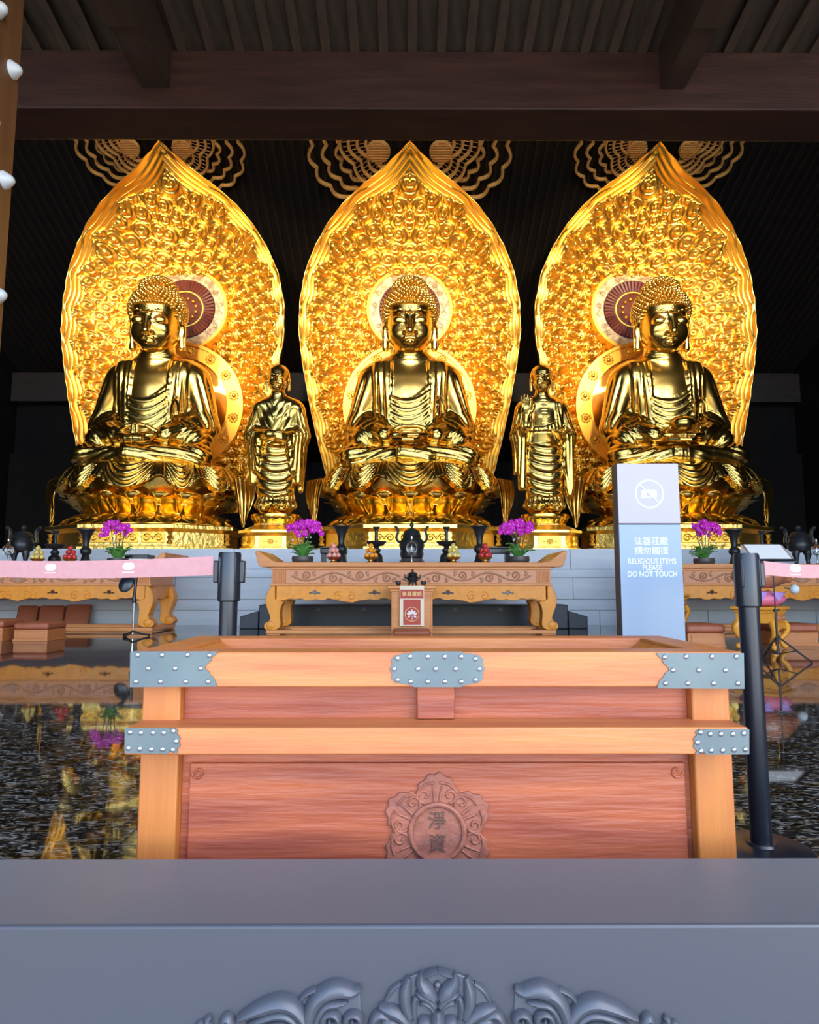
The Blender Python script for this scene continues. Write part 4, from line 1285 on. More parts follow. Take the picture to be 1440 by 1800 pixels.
for i, R in enumerate((2.55, 3.10, 2.55)):
    if i == 0: m = med0 = medallion(R)
    elif i == 1: m = medallion(R)
    else: m = copy_tree(med0)
    tag(m, mlab[i], 'ceiling ornament', 'carved ceiling medallions')
    m.location = (X0 + (i - 1) * (SP + .42), YM, zc(YM) - .06)
    m.rotation_euler = (tilt, 0, 0)

# ================================================================== OFFERING BOX
YR, YBD, YPO, YPA = 1.665, 1.625, 1.715, 1.745
Lx, Rx = xat(229, YR, 1175), xat(1307, YR, 1180)
zr0, zr1 = zat(1208, YR), zat(1146, YR)
BX = (Lx + Rx) / 2; HW = (Rx - Lx) / 2
YBK = yat(1117.5, zr1)
box = thing('offering_box', 'large orange wooden offering box with blue-grey metal straps and carved flower', 'offering box', (BX, YR, 0))
YO = YR
def L(x, y, z): return (x - BX, y - YO, z)
rt = .10
# rim boards
obj('rim_board', MB().span((-HW, 0, zr0), (HW, rt, zr1)), M['box_rail'], box, bevel=.004, label='front rim board')
obj('rim_board', MB().span((-HW, YBK - YO - rt, zr0), (HW, YBK - YO, zr1)), M['box_rail'], box, bevel=.004)
for s in (-1, 1):
    a, b = sorted((s * HW, s * (HW - rt)))
    obj('rim_board', MB().span((a, rt + .001, zr0), (b, YBK - YO - rt - .001, zr1)), M['box_post'], box, bevel=.004)
# sloping hopper boards inside and slats over the coin slot
for s in (-1, 1):
    x1, x2 = s * (HW - rt - .002), s * (HW - rt - .16)
    ya, yb = rt + .002, YBK - YO - rt - .002
    obj('hopper_board', MB().add([(x1, ya, zr1 - .01), (x1, yb, zr1 - .01), (x2, yb, zr1 - .12), (x2, ya, zr1 - .12), (x1, ya, zr1 - .03), (x1, yb, zr1 - .03), (x2, yb, zr1 - .14), (x2, ya, zr1 - .14)],
        [(0, 1, 2, 3), (7, 6, 5, 4), (0, 4, 5, 1), (1, 5, 6, 2), (2, 6, 7, 3), (3, 7, 4, 0)]), M['box_post'], box, smooth=0)
for k in range(22):
    x = -HW + rt + .19 + k * (2 * HW - 2 * rt - .38) / 21
    obj('slat', MB().span((x - .014, rt + .002, zr1 - .15), (x + .014, YBK - YO - rt - .002, zr1 - .125)), M['box_dark'], box, smooth=0)
# carcass
pL, pR = xat(250, YPO, 1230) - BX, xat(1283, YPO, 1230) - BX
pwid = xat(317, YPO, 1230) - xat(250, YPO, 1230)
for k, (xa, xb_) in enumerate(((pL, pL + pwid), (pR - pwid, pR))):
    for yy in (YPO - YO, YBK - YO - .16):
        obj('corner_post', MB().span((xa, yy, 0), (xb_, yy + .10, zr0 - .001)), M['box_post'], box, bevel=.005)
for k in (0, 1):
    xs_ = (pL + .02, pL + .045) if k == 0 else (pR - .045, pR - .02)
    obj('side_panel', MB().span((xs_[0], YPO - YO + .101, 0), (xs_[1], YBK - YO - .161, zr0 - .001)), M['box_panel'], box, smooth=0)
obj('back_panel', MB().span((pL + pwid + .001, YBK - YO - .12, 0), (pR - pwid - .001, YBK - YO - .10, zr0 - .001)), M['box_panel'], box, smooth=0)
zb0, zb1 = zat(1327, YBD), zat(1279, YBD)
obj('upper_panel', MB().span((pL + pwid + .001, YPA - YO, zb1 - .003), (pR - pwid - .001, YPA - YO + .03, zr0 - .001)), M['box_panel'], box, smooth=0)
obj('lower_panel', MB().span((pL + pwid + .001, YPA - YO + .004, 0), (pR - pwid - .001, YPA - YO + .03, zb0 - .001)), M['box_panel'], box, smooth=0)
# raised field of the lower panel with its thin molding
fx0, fx1 = xat(333, YPA, 1400) - BX, xat(1205, YPA, 1400) - BX
fz = zat(1340, YPA)
obj('raised_field', MB().span((fx0, YPA - YO - .006, .0), (fx1, YPA - YO + .004, fz)), M['box_panel'], box, bevel=.003)
for k in (-1, 1):
    cxr = fx0 + .022 if k < 0 else fx1 - .022
    cl = MB().blade(spiral(0, 0, .016, .003, PI / 2 - k * PI / 2, 1.1, 16, -k), .004, .005, (cxr, YPA - YO - .006, fz - .022), (1, 0, 0), (0, 0, 1), (0, -1, 0))
    obj('corner_curl', cl, M['box_panel'], box)
mid0, mid1 = xat(733, YPO, 1240) - BX, xat(800, YPO, 1240) - BX
obj('middle_stile', MB().span((mid0, YPO - YO + .003, zb1 + .001), (mid1, YPO - YO + .04, zr0 - .001)), M['box_panel'], box, bevel=.003)
# girdle rail
gL, gR = xat(219, YBD, 1303) - BX, xat(1317, YBD, 1303) - BX
obj('girdle_rail', MB().span((gL, YBD - YO, zb0), (gR, YPA - YO + .012, zb1)), M['box_rail'], box, bevel=.004)
for s in (-1, 1):
    a, b = (gL, pL - .001) if s < 0 else (pR + .001, gR)
    obj('girdle_rail', MB().span((a, YPA - YO + .013, zb0), (b, YBK - YO - .05, zb1)), M['box_rail'], box, bevel=.004)
# metal straps: outline in pixels of the photo, on the face they are nailed to
nail_me = MB().lathe([(.0065, 0), (.0062, .002), (.0045, .0042), (0, .005)], 12).mesh('nail', 60); nail_me.materials.append(M['nail'])
def strap(name, poly, nails, Yf, lab):
    pts = []
    for u, v in poly:
        p = at(u, v, Yf - .003); pts.append((p.x - BX, p.z))
    o = obj(name, MB().prism(pts, (0, Yf - YO - .0002, 0), (1, 0, 0), (0, 0, 1), (0, -1, 0), .003), M['plate'], box, smooth=30, label=lab)
    for u, v in nails:
        p = at(u, v, Yf - .003)
        obj('nail', nail_me, None, o, (p.x - BX, Yf - YO - .0032, p.z), rot=(PI / 2, 0, 0))
def mirror(pl, c): return [(2 * c - u, v) for u, v in pl]
lc = [(229, 1145), (383, 1145), (378, 1152), (373, 1155), (370, 1163), (366, 1166), (360, 1172), (362, 1177), (367, 1180), (370, 1187), (375, 1191), (379, 1198), (381, 1207), (228, 1208)]
ln = [(242, 1151), (285, 1151), (330, 1151), (368, 1152), (261, 1175), (308, 1175), (353, 1175), (239, 1198), (282, 1198), (327, 1198), (366, 1198)]
strap('corner_strap', lc, ln, YR, 'blue-grey corner strap with ragged inner edge')
C_ = 768.2
strap('corner_strap', [(u + .5, v + 3) for u, v in mirror(lc, C_)][::-1], [(u, v + 3) for u, v in mirror(ln, C_)], YR, 'blue-grey corner strap with ragged inner edge')
half = [(769, 1145), (728, 1145), (720, 1149), (712, 1148), (704, 1151), (695, 1152), (688, 1160), (690, 1167), (685, 1176), (690, 1185), (688, 1192), (695, 1200), (704, 1201), (712, 1203), (720, 1204), (728, 1208), (769, 1208)]
cp = half[:-1] + [(769, 1208)] + mirror(half, 769)[::-1][1:-1]
cn = [(721, 1154), (752, 1154), (782, 1154), (811, 1154), (735, 1176), (766, 1176), (801, 1176), (722, 1198), (752, 1198), (782, 1198), (811, 1198), (699, 1157), (693, 1176), (699, 1195), (836, 1158), (843, 1176), (836, 1195)]
strap('centre_strap', cp, cn, YR, 'blue-grey strap with lobed ends on the middle of the rim')
gl = [(219, 1280), (296, 1280), (302, 1282), (306, 1279), (313, 1284), (311, 1290), (317, 1297), (315, 1304), (317, 1311), (311, 1317), (313, 1323), (306, 1324), (299, 1320), (294, 1325), (219, 1324)]
gn = [(229, 1287), (248, 1288), (269, 1288), (288, 1288), (305, 1285), (310, 1303), (304, 1318), (286, 1317), (266, 1317), (246, 1316), (226, 1315)]
strap('girdle_strap', gl, gn, YBD, 'blue-grey strap with lobed end on the girdle rail')
strap('girdle_strap', [(u, v + 2) for u, v in mirror(gl, C_)][::-1], [(u, v + 2) for u, v in mirror(gn, C_)], YBD, 'blue-grey strap with lobed end on the girdle rail')
# carved flower with two characters
ec = at(769, 1462, YPA - .01); EO = Vector((ec.x - BX, YPA - YO - .0055, ec.z))
px = YPA / F
R_ = 95 * px
em = MB()
poly = []
for i in range(144):
    a = 2 * PI * i / 144
    m = (a - PI / 2) / (2 * PI / 6); f_ = abs(m - round(m)) * 2
    r = R_ * (1.0 - .24 * f_ ** 1.6) * (1 + .025 * math.sin(a * 30))
    poly.append((r * math.cos(a), r * math.sin(a)))
em.prism(poly, EO, (1, 0, 0), (0, 0, 1), (0, -1, 0), .008)
emblem = obj('carved_flower', em, M['emblem'], box, bevel=.0025)
EN = EO + Vector((0, -.008, 0))
for k in range(6):
    a = PI / 2 + 2 * PI * k / 6
    U = Vector((-math.sin(a), 0, math.cos(a))); Vv = Vector((math.cos(a), 0, math.sin(a)))
    b = MB()
    for sg in (-1, 1):
        b.blade([(sg * .006, R_ * .52), (sg * .009, R_ * .66), (sg * .012, R_ * .80)], [.0035, .004, .001], .004, EN, U, Vv, (0, -1, 0))
        b.blade(spiral(sg * R_ * .22, R_ * .62, R_ * .13, R_ * .03, -PI / 2, 1.0, 16, sg), .004, .0055, EN, U, Vv, (0, -1, 0))
        b.blade(smooth_path([(sg * R_ * .05, R_ * .84), (sg * R_ * .22, R_ * .80), (sg * R_ * .34, R_ * .68), (sg * R_ * .36, R_ * .56)], 5), [.0035] * 16, .005, EN, U, Vv, (0, -1, 0))
    obj('petal_carving', b, M['emblem'], emblem)
ringm = MB().tube([(EN.x + R_ * .47 * math.cos(2 * PI * i / 48), EN.y - .002, EN.z + R_ * .47 * math.sin(2 * PI * i / 48)) for i in range(48)], .007, 8, closed=True)
obj('ring', ringm, M['emblem'], emblem)
for ch, dz in (('淨', .025), ('資', -.029)):
    tm = text_mesh('character', ch, .046, .0025); tm.materials.append(M['box_dark'])
    obj('character', tm, None, emblem, (EN.x, EN.y - .001, EN.z + dz), rot=(PI / 2, 0, 0))

# ================================================================== THRESHOLD CARVING
ex0 = at(769, 1700, YTF)
TP = YTF / F
def tp(u, v):
    p = at(u, v, YTF); return (p.x, p.z)
TO = (0, YTF + .001, 0); TU = (1, 0, 0); TV = (0, 0, 1); TN = (0, -1, 0)
def twice(pts):
    up = [tp(*p) for p in pts]; zm_ = tp(769, 1812)[1]
    return up + [(x, 2 * zm_ - z) for x, z in up[::-1]][1:-1]
def leaf(parent, pts, w, h=.016, name='carved_leaf', n=6):
    P = smooth_path([tp(*p) for p in pts], n)
    m = len(P)
    W = [TP * np.interp(i / (m - 1), np.linspace(0, 1, len(w)), w) for i in range(m)]
    Hh = [h * (.55 + .45 * math.sin(PI * min(1, .15 + i / (m - 1) * .8))) for i in range(m)]
    zm_ = tp(769, 1812)[1]
    low = [(p[0], 2 * zm_ - p[1]) for p in P]           # the ornament repeats upside down below
    obj(name, MB().blade(low, W, Hh, TO, TU, TV, TN), M['carving'], parent, smooth=50)
    return obj(name, MB().blade(P, W, Hh, TO, TU, TV, TN), M['carving'], parent, smooth=50)
cl = obj('carved_lotus', MB().prism(twice([(672, 1812), (672, 1766), (690, 1742), (700, 1728), (716, 1716), (740, 1706), (769, 1700), (798, 1706), (822, 1716), (838, 1728), (850, 1742), (868, 1766), (868, 1812)]), TO, TU, TV, TN, .006), M['carving'], threshold, bevel=.002)
for s in (-1, 1):
    def X(u): return 769 + s * u
    leaf(cl, [(X(0), 1702), (X(14), 1706), (X(28), 1713)], [4, 5, 4], .020, 'petal_edge')
    leaf(cl, [(X(5), 1752), (X(18), 1738), (X(28), 1722), (X(30), 1705)], [9, 15, 12, 2], .024)
    leaf(cl, [(X(4), 1766), (X(16), 1750), (X(30), 1744), (X(38), 1738)], [6, 9, 8, 2], .020)
    leaf(cl, [(X(6), 1774), (X(14), 1762), (X(24), 1757), (X(30), 1764)], [5, 6, 6, 3], .018)
    leaf(cl, [(X(48), 1785), (X(56), 1760), (X(56), 1738), (X(50), 1714)], [9, 11, 11, 5], .022)
    leaf(cl, [(X(40), 1788), (X(42), 1766), (X(38), 1750), (X(32), 1756)], [6, 7, 6, 3], .017)
    leaf(cl, [(X(64), 1726), (X(80), 1738), (X(92), 1760)], [4, 5, 3], .012, 'petal_edge')
    leaf(cl, [(X(50), 1796), (X(68), 1778), (X(86), 1770), (X(103), 1764)], [8, 12, 12, 3], .022)
    leaf(cl, [(X(60), 1806), (X(76), 1792), (X(90), 1790), (X(98), 1796)], [5, 7, 7, 3], .017)
    leaf(cl, [(X(14), 1812), (X(22), 1796), (X(34), 1790)], [14, 16, 10], .026)
leaf(cl, [(769, 1812), (769, 1790), (769, 1770)], [12, 15, 7], .030)
obj('seed', MB().sphere((tp(769, 1726)[0], YTF - .008, tp(769, 1726)[1]), .006, 10, 6), M['carving'], cl)
for s in (-1, 1):
    def X(u): return 769 + s * u
    sc_ = obj('carved_scroll', MB().prism(twice([(X(132), 1812), (X(136), 1732), (X(170), 1730), (X(200), 1738), (X(250), 1760), (X(310), 1782), (X(330), 1812)][::s]), TO, TU, TV, TN, .004), M['carving'], threshold, bevel=.002)
    leaf(sc_, [(X(228), 1830), (X(226), 1790), (X(210), 1752), (X(180), 1735), (X(150), 1739), (X(134), 1732)], [10, 12, 14, 16, 12, 4], .026, n=8)
    leaf(sc_, [(X(216), 1830), (X(212), 1790), (X(196), 1764), (X(172), 1760), (X(156), 1757)], [6, 8, 8, 7, 3], .020)
    leaf(sc_, [(X(348), 1785), (X(310), 1768), (X(275), 1758), (X(248), 1768), (X(226), 1800), (X(220), 1830)], [5, 13, 15, 13, 10, 8], .026, n=8)
    leaf(sc_, [(X(334), 1800), (X(300), 1784), (X(270), 1779), (X(248), 1794), (X(238), 1830)], [4, 8, 9, 8, 7], .020)
    leaf(sc_, [(X(322), 1815), (X(296), 1801), (X(272), 1798), (X(258), 1812), (X(252), 1830)], [4, 6, 7, 6, 5], .018)
    leaf(sc_, [(X(245), 1762), (X(232), 1746), (X(214), 1737), (X(205), 1740)], [4, 5, 5, 3], .014)
    for cx_, cy_, r_ in ((184, 1790, 20), (145, 1790, 18)):
        P = [(X(a), b) for a, b in spiral(cx_, cy_, r_, 3, PI * .5, 1.35, 22, -1)]
        leaf(sc_, P, [7, 7, 6, 4], .020, 'carved_curl', 2)
    leaf(sc_, [(X(118), 1806), (X(108), 1784), (X(96), 1780), (X(80), 1792)], [6, 9, 9, 5], .018)
    leaf(sc_, [(X(358), 1800), (X(368), 1786), (X(378), 1800)], [7, 10, 7], .018)
    leaf(sc_, [(X(398), 1806), (X(402), 1790), (X(396), 1784)], [5, 7, 4], .016)
    leaf(sc_, [(X(404), 1806), (X(414), 1796), (X(424), 1802)], [5, 6, 4], .013)

# ================================================================== STANCHIONS, BELTS, SIGN
def stanchion(label, ub, vb=None, Y=None, vtop=972, clips=()):
    if Y is None: Y = yat(vb, 0)
    x = xat(ub, Y, 1300)
    ztop = zat(vtop, Y)
    t = thing('barrier_post', label, 'barrier post', (x, Y, 0), 0, 'black barrier posts')
    obj('base_plate', MB().lathe([(.165, 0), (.165, .008), (.155, .016), (.05, .022), (.045, .03)], 40), M['black'], t)
    obj('pole', MB().lathe([(.034, .02), (.034, ztop - .17)], 28), M['black'], t)
    hd_ = obj('head', MB().lathe([(.036, ztop - .19), (.043, ztop - .185), (.043, ztop - .008), (.040, ztop), (.0, ztop)], 28), M['black'], t)
    for a in clips:
        b = MB().box((0, -.050, ztop - .075), (.026, .020, .085))
        obj('belt_clip', b, M['black'], t, bevel=.004, rot=(0, 0, a + .0))
    for a in (PI / 4, -PI / 4):
        obj('clip_rib', MB().box((0, -.044, ztop - .07), (.010, .006, .10)), M['chrome'] if False else M['black'], t, bevel=.002, rot=(0, 0, a))
    return t, x, Y, ztop
s1 = stanchion('black barrier post whose pink belt hangs in front of the fruit and leather pads', 395, Y=2.62, vtop=971, clips=(PI / 2, -PI / 2))
s2 = stanchion('black barrier post standing beside the box next to the wooden fish stool', 1329, vb=1497, vtop=973, clips=(PI / 2,))
def belt(label, p0, p1, half, logos):
    """belt between two points (x,y,z)"""
    p0, p1 = Vector(p0), Vector(p1)
    t = thing('barrier_belt', label, 'belt', p0, 0, 'pink barrier belts')
    d = p1 - p0; Ln = Vector((d.x, d.y, 0)).length
    rz = math.atan2(d.y, d.x)
    t.rotation_euler = (0, 0, rz)
    m = MB()
    n = 24
    vs = []; fs = []
    for i in range(n + 1):
        q = i / n
        z = d.z * q - .010 * math.sin(PI * q)
        for yy in (-.0012, .0012):
            for zz in (-half, half): vs.append((Ln * q, yy, z + zz))
    for i in range(n):
        a = i * 4; b = a + 4
        fs += [(a, b, b + 1, a + 1), (a + 2, a + 3, b + 3, b + 2), (a + 1, b + 1, b + 3, a + 3), (a, a + 2, b + 2, b)]
    fs += [(0, 1, 3, 2), (n * 4, n * 4 + 2, n * 4 + 3, n * 4 + 1)]
    m.add(vs, fs)
    obj('webbing', m, M['belt'], t, smooth=30)
    side = -1 if math.cos(rz) > 0 else 1
    for q in logos:
        z = d.z * q - .010 * math.sin(PI * q)
        w, h = .030, .0145
        pts = [(w * .62 * c + w * .38 * (1 if c > 0 else -1), h * s_) for c, s_ in [(math.cos(2 * PI * k / 28 + .01), math.sin(2 * PI * k / 28 + .01)) for k in range(28)]]
        lg = MB().prism(pts, (Ln * q, side * .0013, z + .010), (1, 0, 0), (0, 0, 1), (0, side, 0), .0008)
        lo = obj('belt_logo', lg, M['white'], t, label='white rounded logo patch with a line of lettering below')
        for kx in (-.013, 0, .013):
            gl_ = MB().span((Ln * q + kx - .004, side * .0021, z + .006), (Ln * q + kx + .004, side * .0023, z + .007)).span((Ln * q + kx - .0006, side * .0021, z + .005), (Ln * q + kx + .0006, side * .0023, z + .013)).span((Ln * q + kx - .003, side * .0021, z + .0105), (Ln * q + kx + .003, side * .0023, z + .0115))
            obj('logo_glyph', gl_, M['belt'], lo, smooth=0)
        obj('lettering_line', MB().span((Ln * q - w, side * .0013, z - .016), (Ln * q + w, side * .002, z - .0125)), M['white'], t, smooth=0)
    return t
x1, Y1, z1 = s1[1], s1[2], s1[3]
e0 = Vector((x1 - .063, Y1, zat(994.5, Y1)))
e1 = at(-40, 999, 3.05)
def frac(p0, p1, u, v):
    best = min(range(401), key=lambda i: abs(proj_u(p0.lerp(p1, i / 400)) - u)); return best / 400
def proj_u(p):
    # inverse of at() in u
    y, x = p.y, p.x
    xr = x * math.cos(YAW) - y * math.sin(YAW); yr = x * math.sin(YAW) + y * math.cos(YAW)
    z = p.z - CAMZ
    d = yr * math.cos(PITCH) + z * math.sin(PITCH)
    return 720 + F * xr / d
belt('pink barrier belt with two white logos stretched before the leather pads', e0, e1, .0365, [frac(e0, e1, 226, 0), frac(e0, e1, 90, 0)])
x2, Y2, z2 = s2[1], s2[2], s2[3]
f0 = Vector((x2 + .063, Y2, zat(998, Y2))); f1 = at(1490, 1001, Y2 + .22)
belt('pink barrier belt with one white logo passing before the wooden fish', f0, f1, .0245, [frac(f0, f1, 1398, 0)])

# sign
YS = 3.0
sx0, sx1 = xat(1087, YS, 960), xat(1197, YS, 960)
sxc, sw = (sx0 + sx1) / 2 + .004, (sx1 - sx0)
zt = zat(814, YS); zm = zat(921, YS)
sg = thing('notice_stand', 'upright notice stand with pale head and blue lower panel, between box and orchid table', 'sign', (sxc, YS, 0))
obj('core', MB().span((-sw / 2, .006, .02), (sw / 2, .075, zt)), M['sign_side'], sg, bevel=.002)
obj('foot', MB().span((-sw / 2 - .06, -.12, 0), (sw / 2 + .06, .2, .02)), M['sign_side'], sg, bevel=.004)
hp = obj('head_panel', MB().span((-sw / 2 + .002, 0, zm + .003), (sw / 2, .006, zt - .001)), M['sign_head'], sg, bevel=.0015, label='pale lilac panel with a no-photography symbol')
lp = obj('lower_panel', MB().span((-sw / 2 + .002, 0, .03), (sw / 2, .006, zm - .003)), M['sign_body'], sg, bevel=.0015, label='blue panel with white Chinese and English lettering')
pcx, pcz = 0.004, zat(868, YS); spx = YS / F
rr = 26 * spx
obj('ring', MB().add(*(lambda n: ([((rr if j else rr - .0075) * math.cos(2 * PI * i / n) + pcx, -.0012 * k, (rr if j else rr - .0075) * math.sin(2 * PI * i / n) + pcz) for i in range(n) for j in (0, 1) for k in (0, 1)],
    [f for i in range(n) for f in ((i * 4, i * 4 + 1, ((i + 1) % n) * 4 + 1, ((i + 1) % n) * 4), (i * 4 + 2, ((i + 1) % n) * 4 + 2, ((i + 1) % n) * 4 + 3, i * 4 + 3), (i * 4 + 1, i * 4 + 3, ((i + 1) % n) * 4 + 3, ((i + 1) % n) * 4 + 1))]))(48)), M['sign_print'], hp, smooth=0)
sl = MB().box((pcx, -.0012, pcz), (2 * rr - .01, .0016, .0065), Matrix.Rotation(math.radians(44), 3, 'Y'))
obj('slash', sl, M['sign_print'], hp, smooth=0)
hole = [(.010 * math.cos(2 * PI * k / 20) - .002, .010 * math.sin(2 * PI * k / 20) - .002) for k in range(20)]
cm = curve2d_mesh('camera_symbol', [[(-.036, -.018), (.030, -.018), (.034, -.014), (.034, .018), (.0, .020), (-.036, .018)], hole], .0005); cm.materials.append(M['sign_print'])
obj('camera_symbol', cm, None, hp, (pcx, -.0006, pcz), rot=(PI / 2, 0, 0))
for body, v, size, sxs in (('法器莊嚴', 952, .0385, 1.0), ('請勿觸摸', 969, .0385, 1.0), ('RELIGIOUS ITEMS', 987, .0345, .82), ('PLEASE', 998, .0345, .82), ('DO NOT TOUCH', 1009.5, .0345, .82)):
    tm = text_mesh('lettering', body, size, .0006); tm.materials.append(M['white'])
    o = obj('lettering', tm, None, lp, (.004, -.0006, zat(v, YS)), rot=(PI / 2, 0, 0)); o.scale = (sxs, 1, 1)

# ================================================================== ALTAR TABLES
YT = 12.4
S_ = YT / F * 1.0                      # metres per pixel at the table front
zt_top = zat(988.5, YT); zt_slab = zat(997, YT); zfr0 = zat(1025.5, YT); zmol = zat(1030, YT); zap = zat(1057, YT)
TDp = 1.30                              # table depth
def build_table(label):
    t = thing('altar_table', label, 'altar table', (X0, YT, 0), 0, 'carved altar tables')
    HWs = 244 * S_
    # slab with up-curled ends
    pts = [(-HWs - .16, zt_slab), (HWs + .16, zt_slab), (HWs + .22, zt_slab + .02), (HWs + .25, zt_slab + .09), (HWs + .30, zt_top + .17), (HWs + .285, zt_top + .215), (HWs + .235, zt_top + .21), (HWs + .14, zt_top + .14), (HWs - .02, zt_top + .03), (HWs - .14, zt_top), (-HWs + .14, zt_top), (-HWs + .02, zt_top + .03), (-HWs - .14, zt_top + .14), (-HWs - .235, zt_top + .21), (-HWs - .285, zt_top + .215), (-HWs - .30, zt_top + .17), (-HWs - .25, zt_slab + .09), (-HWs - .22, zt_slab + .02)]
    obj('tabletop', MB().prism(pts, (0, -.06, 0), (1, 0, 0), (0, 0, 1), (0, 1, 0), TDp + .12), M['table'], t, bevel=.012, smooth=35)
    # frieze carcass
    obj('frieze', MB().span((-HWs, 0, zfr0), (HWs, TDp, zt_slab - .001)), M['frieze_back'], t, smooth=0)
    obj('top_molding', MB().span((-HWs - .02, -.025, zt_slab - .05), (HWs + .02, -.001, zt_slab - .002)), M['table'], t, bevel=.006)
    obj('lower_molding', MB().span((-HWs - .03, -.04, zmol), (HWs + .03, TDp + .02, zfr0 - .001)), M['table'], t, bevel=.01)
    # carved vine along the frieze, fluted ends
    FO = (0, -.001, 0); FU = (1, 0, 0); FV = (0, 0, 1); FN = (0, -1, 0)
    zc_ = (zfr0 + zt_slab - .05) / 2; amp = (zt_slab - .05 - zfr0) * .36
    flx = HWs - .30
    per = .98
    for s in (-1, 1):
        path = [(s * (.20 + i * (flx - .26) / 80), zc_ + amp * .8 * math.sin(2 * PI * (i * (flx - .26) / 80) / per)) for i in range(81)]
        obj('vine_stem', MB().blade(path, .018, .020, FO, FU, FV, FN), M['table_carve'], t)
        nn = int((flx - .2) / (per / 2))
        for k in range(nn):
            xx = .20 + (k + .5) * per / 2
            sg_ = -1 if k % 2 else 1
            obj('vine_curl', MB().blade([(s * a, b) for a, b in spiral(xx, zc_ - sg_ * amp * .25, amp * .95, amp * .15, sg_ * PI / 2, 1.5, 26, -sg_)], .015, .020, FO, FU, FV, FN), M['table_carve'], t)
            for q in (-.16, .17):
                obj('vine_leaf', MB().blade(smooth_path([(s * (xx + q), zc_ - sg_ * amp * .2), (s * (xx + q + .05), zc_ - sg_ * amp * .7), (s * (xx + q + .0), zc_ - sg_ * amp * 1.15)], 4), [.006] + [.026] * 6 + [.006] * 2, .017, FO, FU, FV, FN), M['table_carve'], t)
        for k in range(7):
            xx = s * (HWs - .035 - k * .036)
            obj('flute', MB().tube([(xx, -.002, zfr0 + .015), (xx, -.002, zt_slab - .065)], .014, 6), M['table'], t)
    lot = MB()
    for a in range(-3, 4):
        q = a * .42
        lot.blade([(0, zfr0 + .02), (.10 * math.sin(q), zfr0 + .06 + .05 * math.cos(q)), (.19 * math.sin(q), zfr0 + .03 + .16 * math.cos(q))], [.02, .04, .005], .022, FO, FU, FV, FN)
    obj('lotus_carving', lot, M['table_carve'], t)
    # scalloped apron with ruyi holes
    def scallop(hw):
        half = [(0, -.285), (.10, -.262), (.20, -.235), (.30, -.23), (.38, -.245), (.46, -.215), (.53, -.22), (.60, -.25), (.68, -.25), (.75, -.235), (.83, -.25), (.95, -.262), (1.06, -.30), (1.16, -.285), (1.28, -.262), (1.42, -.235), (1.50, -.22), (1.56, -.25), (1.64, -.25), (1.72, -.235), (1.80, -.262), (1.90, -.255), (2.0, -.22), (2.08, -.24), (2.18, -.225)]
        half = [(x * hw / 2.42, z) for x, z in half]
        return half
    hwA = HWs - .10
    sc = scallop(hwA)
    lower = [(-x, z) for x, z in sc[::-1]] + sc[1:]
    loop = lower + [(hwA, -.28), (hwA, 0), (-hwA, 0), (-hwA, -.28)]
    holes = []
    for c in (-1.74, -.66, .66, 1.74):
        cx_ = c * hwA / 2.42
        hp_ = [(-.10, -.155), (-.115, -.13), (-.09, -.105), (-.05, -.115), (-.035, -.085), (0, -.07), (.035, -.085), (.05, -.115), (.09, -.105), (.115, -.13), (.10, -.155), (.03, -.145), (.02, -.165), (-.02, -.165), (-.03, -.145)]
        holes.append([(cx_ + a, b) for a, b in hp_])
    am = curve2d_mesh('apron', [loop] + holes, .03, .008); am.materials.append(M['table_leg'])
    ap = obj('apron', am, None, t, (0, .035, zmol), rot=(PI / 2, 0, 0))
    for c in (-1.2, 1.2, -.06, .06):
        for sg_ in (-1, 1):
            cc = c * hwA / 2.42 + sg_ * (.12 if abs(c) > 1 else .24)
            obj('apron_scroll', MB().blade(spiral(cc, -.185, .085, .015, PI * .5 + sg_ * .6, 1.3, 22, -sg_), .012, .014, (0, -.002, zmol), FU, FV, FN), M['table_leg'], t)
    sm_ = curve2d_mesh('side_apron', [[(-TDp / 2 + .1, 0), (TDp / 2 - .1, 0), (TDp / 2 - .1, -.26), (.3, -.22), (.15, -.25), (0, -.27), (-.15, -.25), (-.3, -.22), (-TDp / 2 + .1, -.26)]], .03, .008); sm_.materials.append(M['table_leg'])
    for s in (-1, 1): obj('side_apron', sm_, None, t, (s * (HWs - .04), TDp / 2, zmol), rot=(PI / 2, 0, PI / 2))
    # cabriole legs with rolled feet: S-shaped silhouette with thickness
    zf = zat(1107, YT)
    def lp_(u, v): return ((u / 4 + 420 - 722.5) * S_, zat(v / 4 + 880, YT))
    sil = [lp_(*p) for p in smooth_path([(262, 602), (236, 604), (212, 640), (198, 690), (204, 740), (222, 790), (232, 822), (222, 846), (200, 858), (190, 880), (198, 902), (222, 908), (262, 908), (294, 896), (306, 868), (302, 826), (300, 780), (308, 740), (322, 712), (300, 708), (262, 690)], 3)]
    for sx in (-1, 1):
        pl_ = [(p[0], p[1]) for p in sil] if sx < 0 else [(-p[0], p[1]) for p in sil][::-1]
        for yy in (-.05, TDp - .21):
            obj('leg', MB().prism(pl_, (0, yy, 0), (1, 0, 0), (0, 0, 1), (0, 1, 0), .26), M['table_leg'], t, bevel=.05, smooth=50)
            obj('foot_roll', MB().lathe([(0, -.012), (.055, -.012), (.075, 0), (.075, .28), (.055, .292), (0, .292)], 18), M['table_leg'], t, (sx * 2.56 * HWs / 2.564, yy - .01, zf + .085), rot=(-PI / 2, 0, 0))
    # base frame of double rails
    zr_ = zf
    for yy in (-.02, TDp - .10):
        obj('base_rail', MB().span((-HWs - .08, yy, zr_ - .075), (HWs + .08, yy + .12, zr_ - .004)), M['table'], t, bevel=.01)
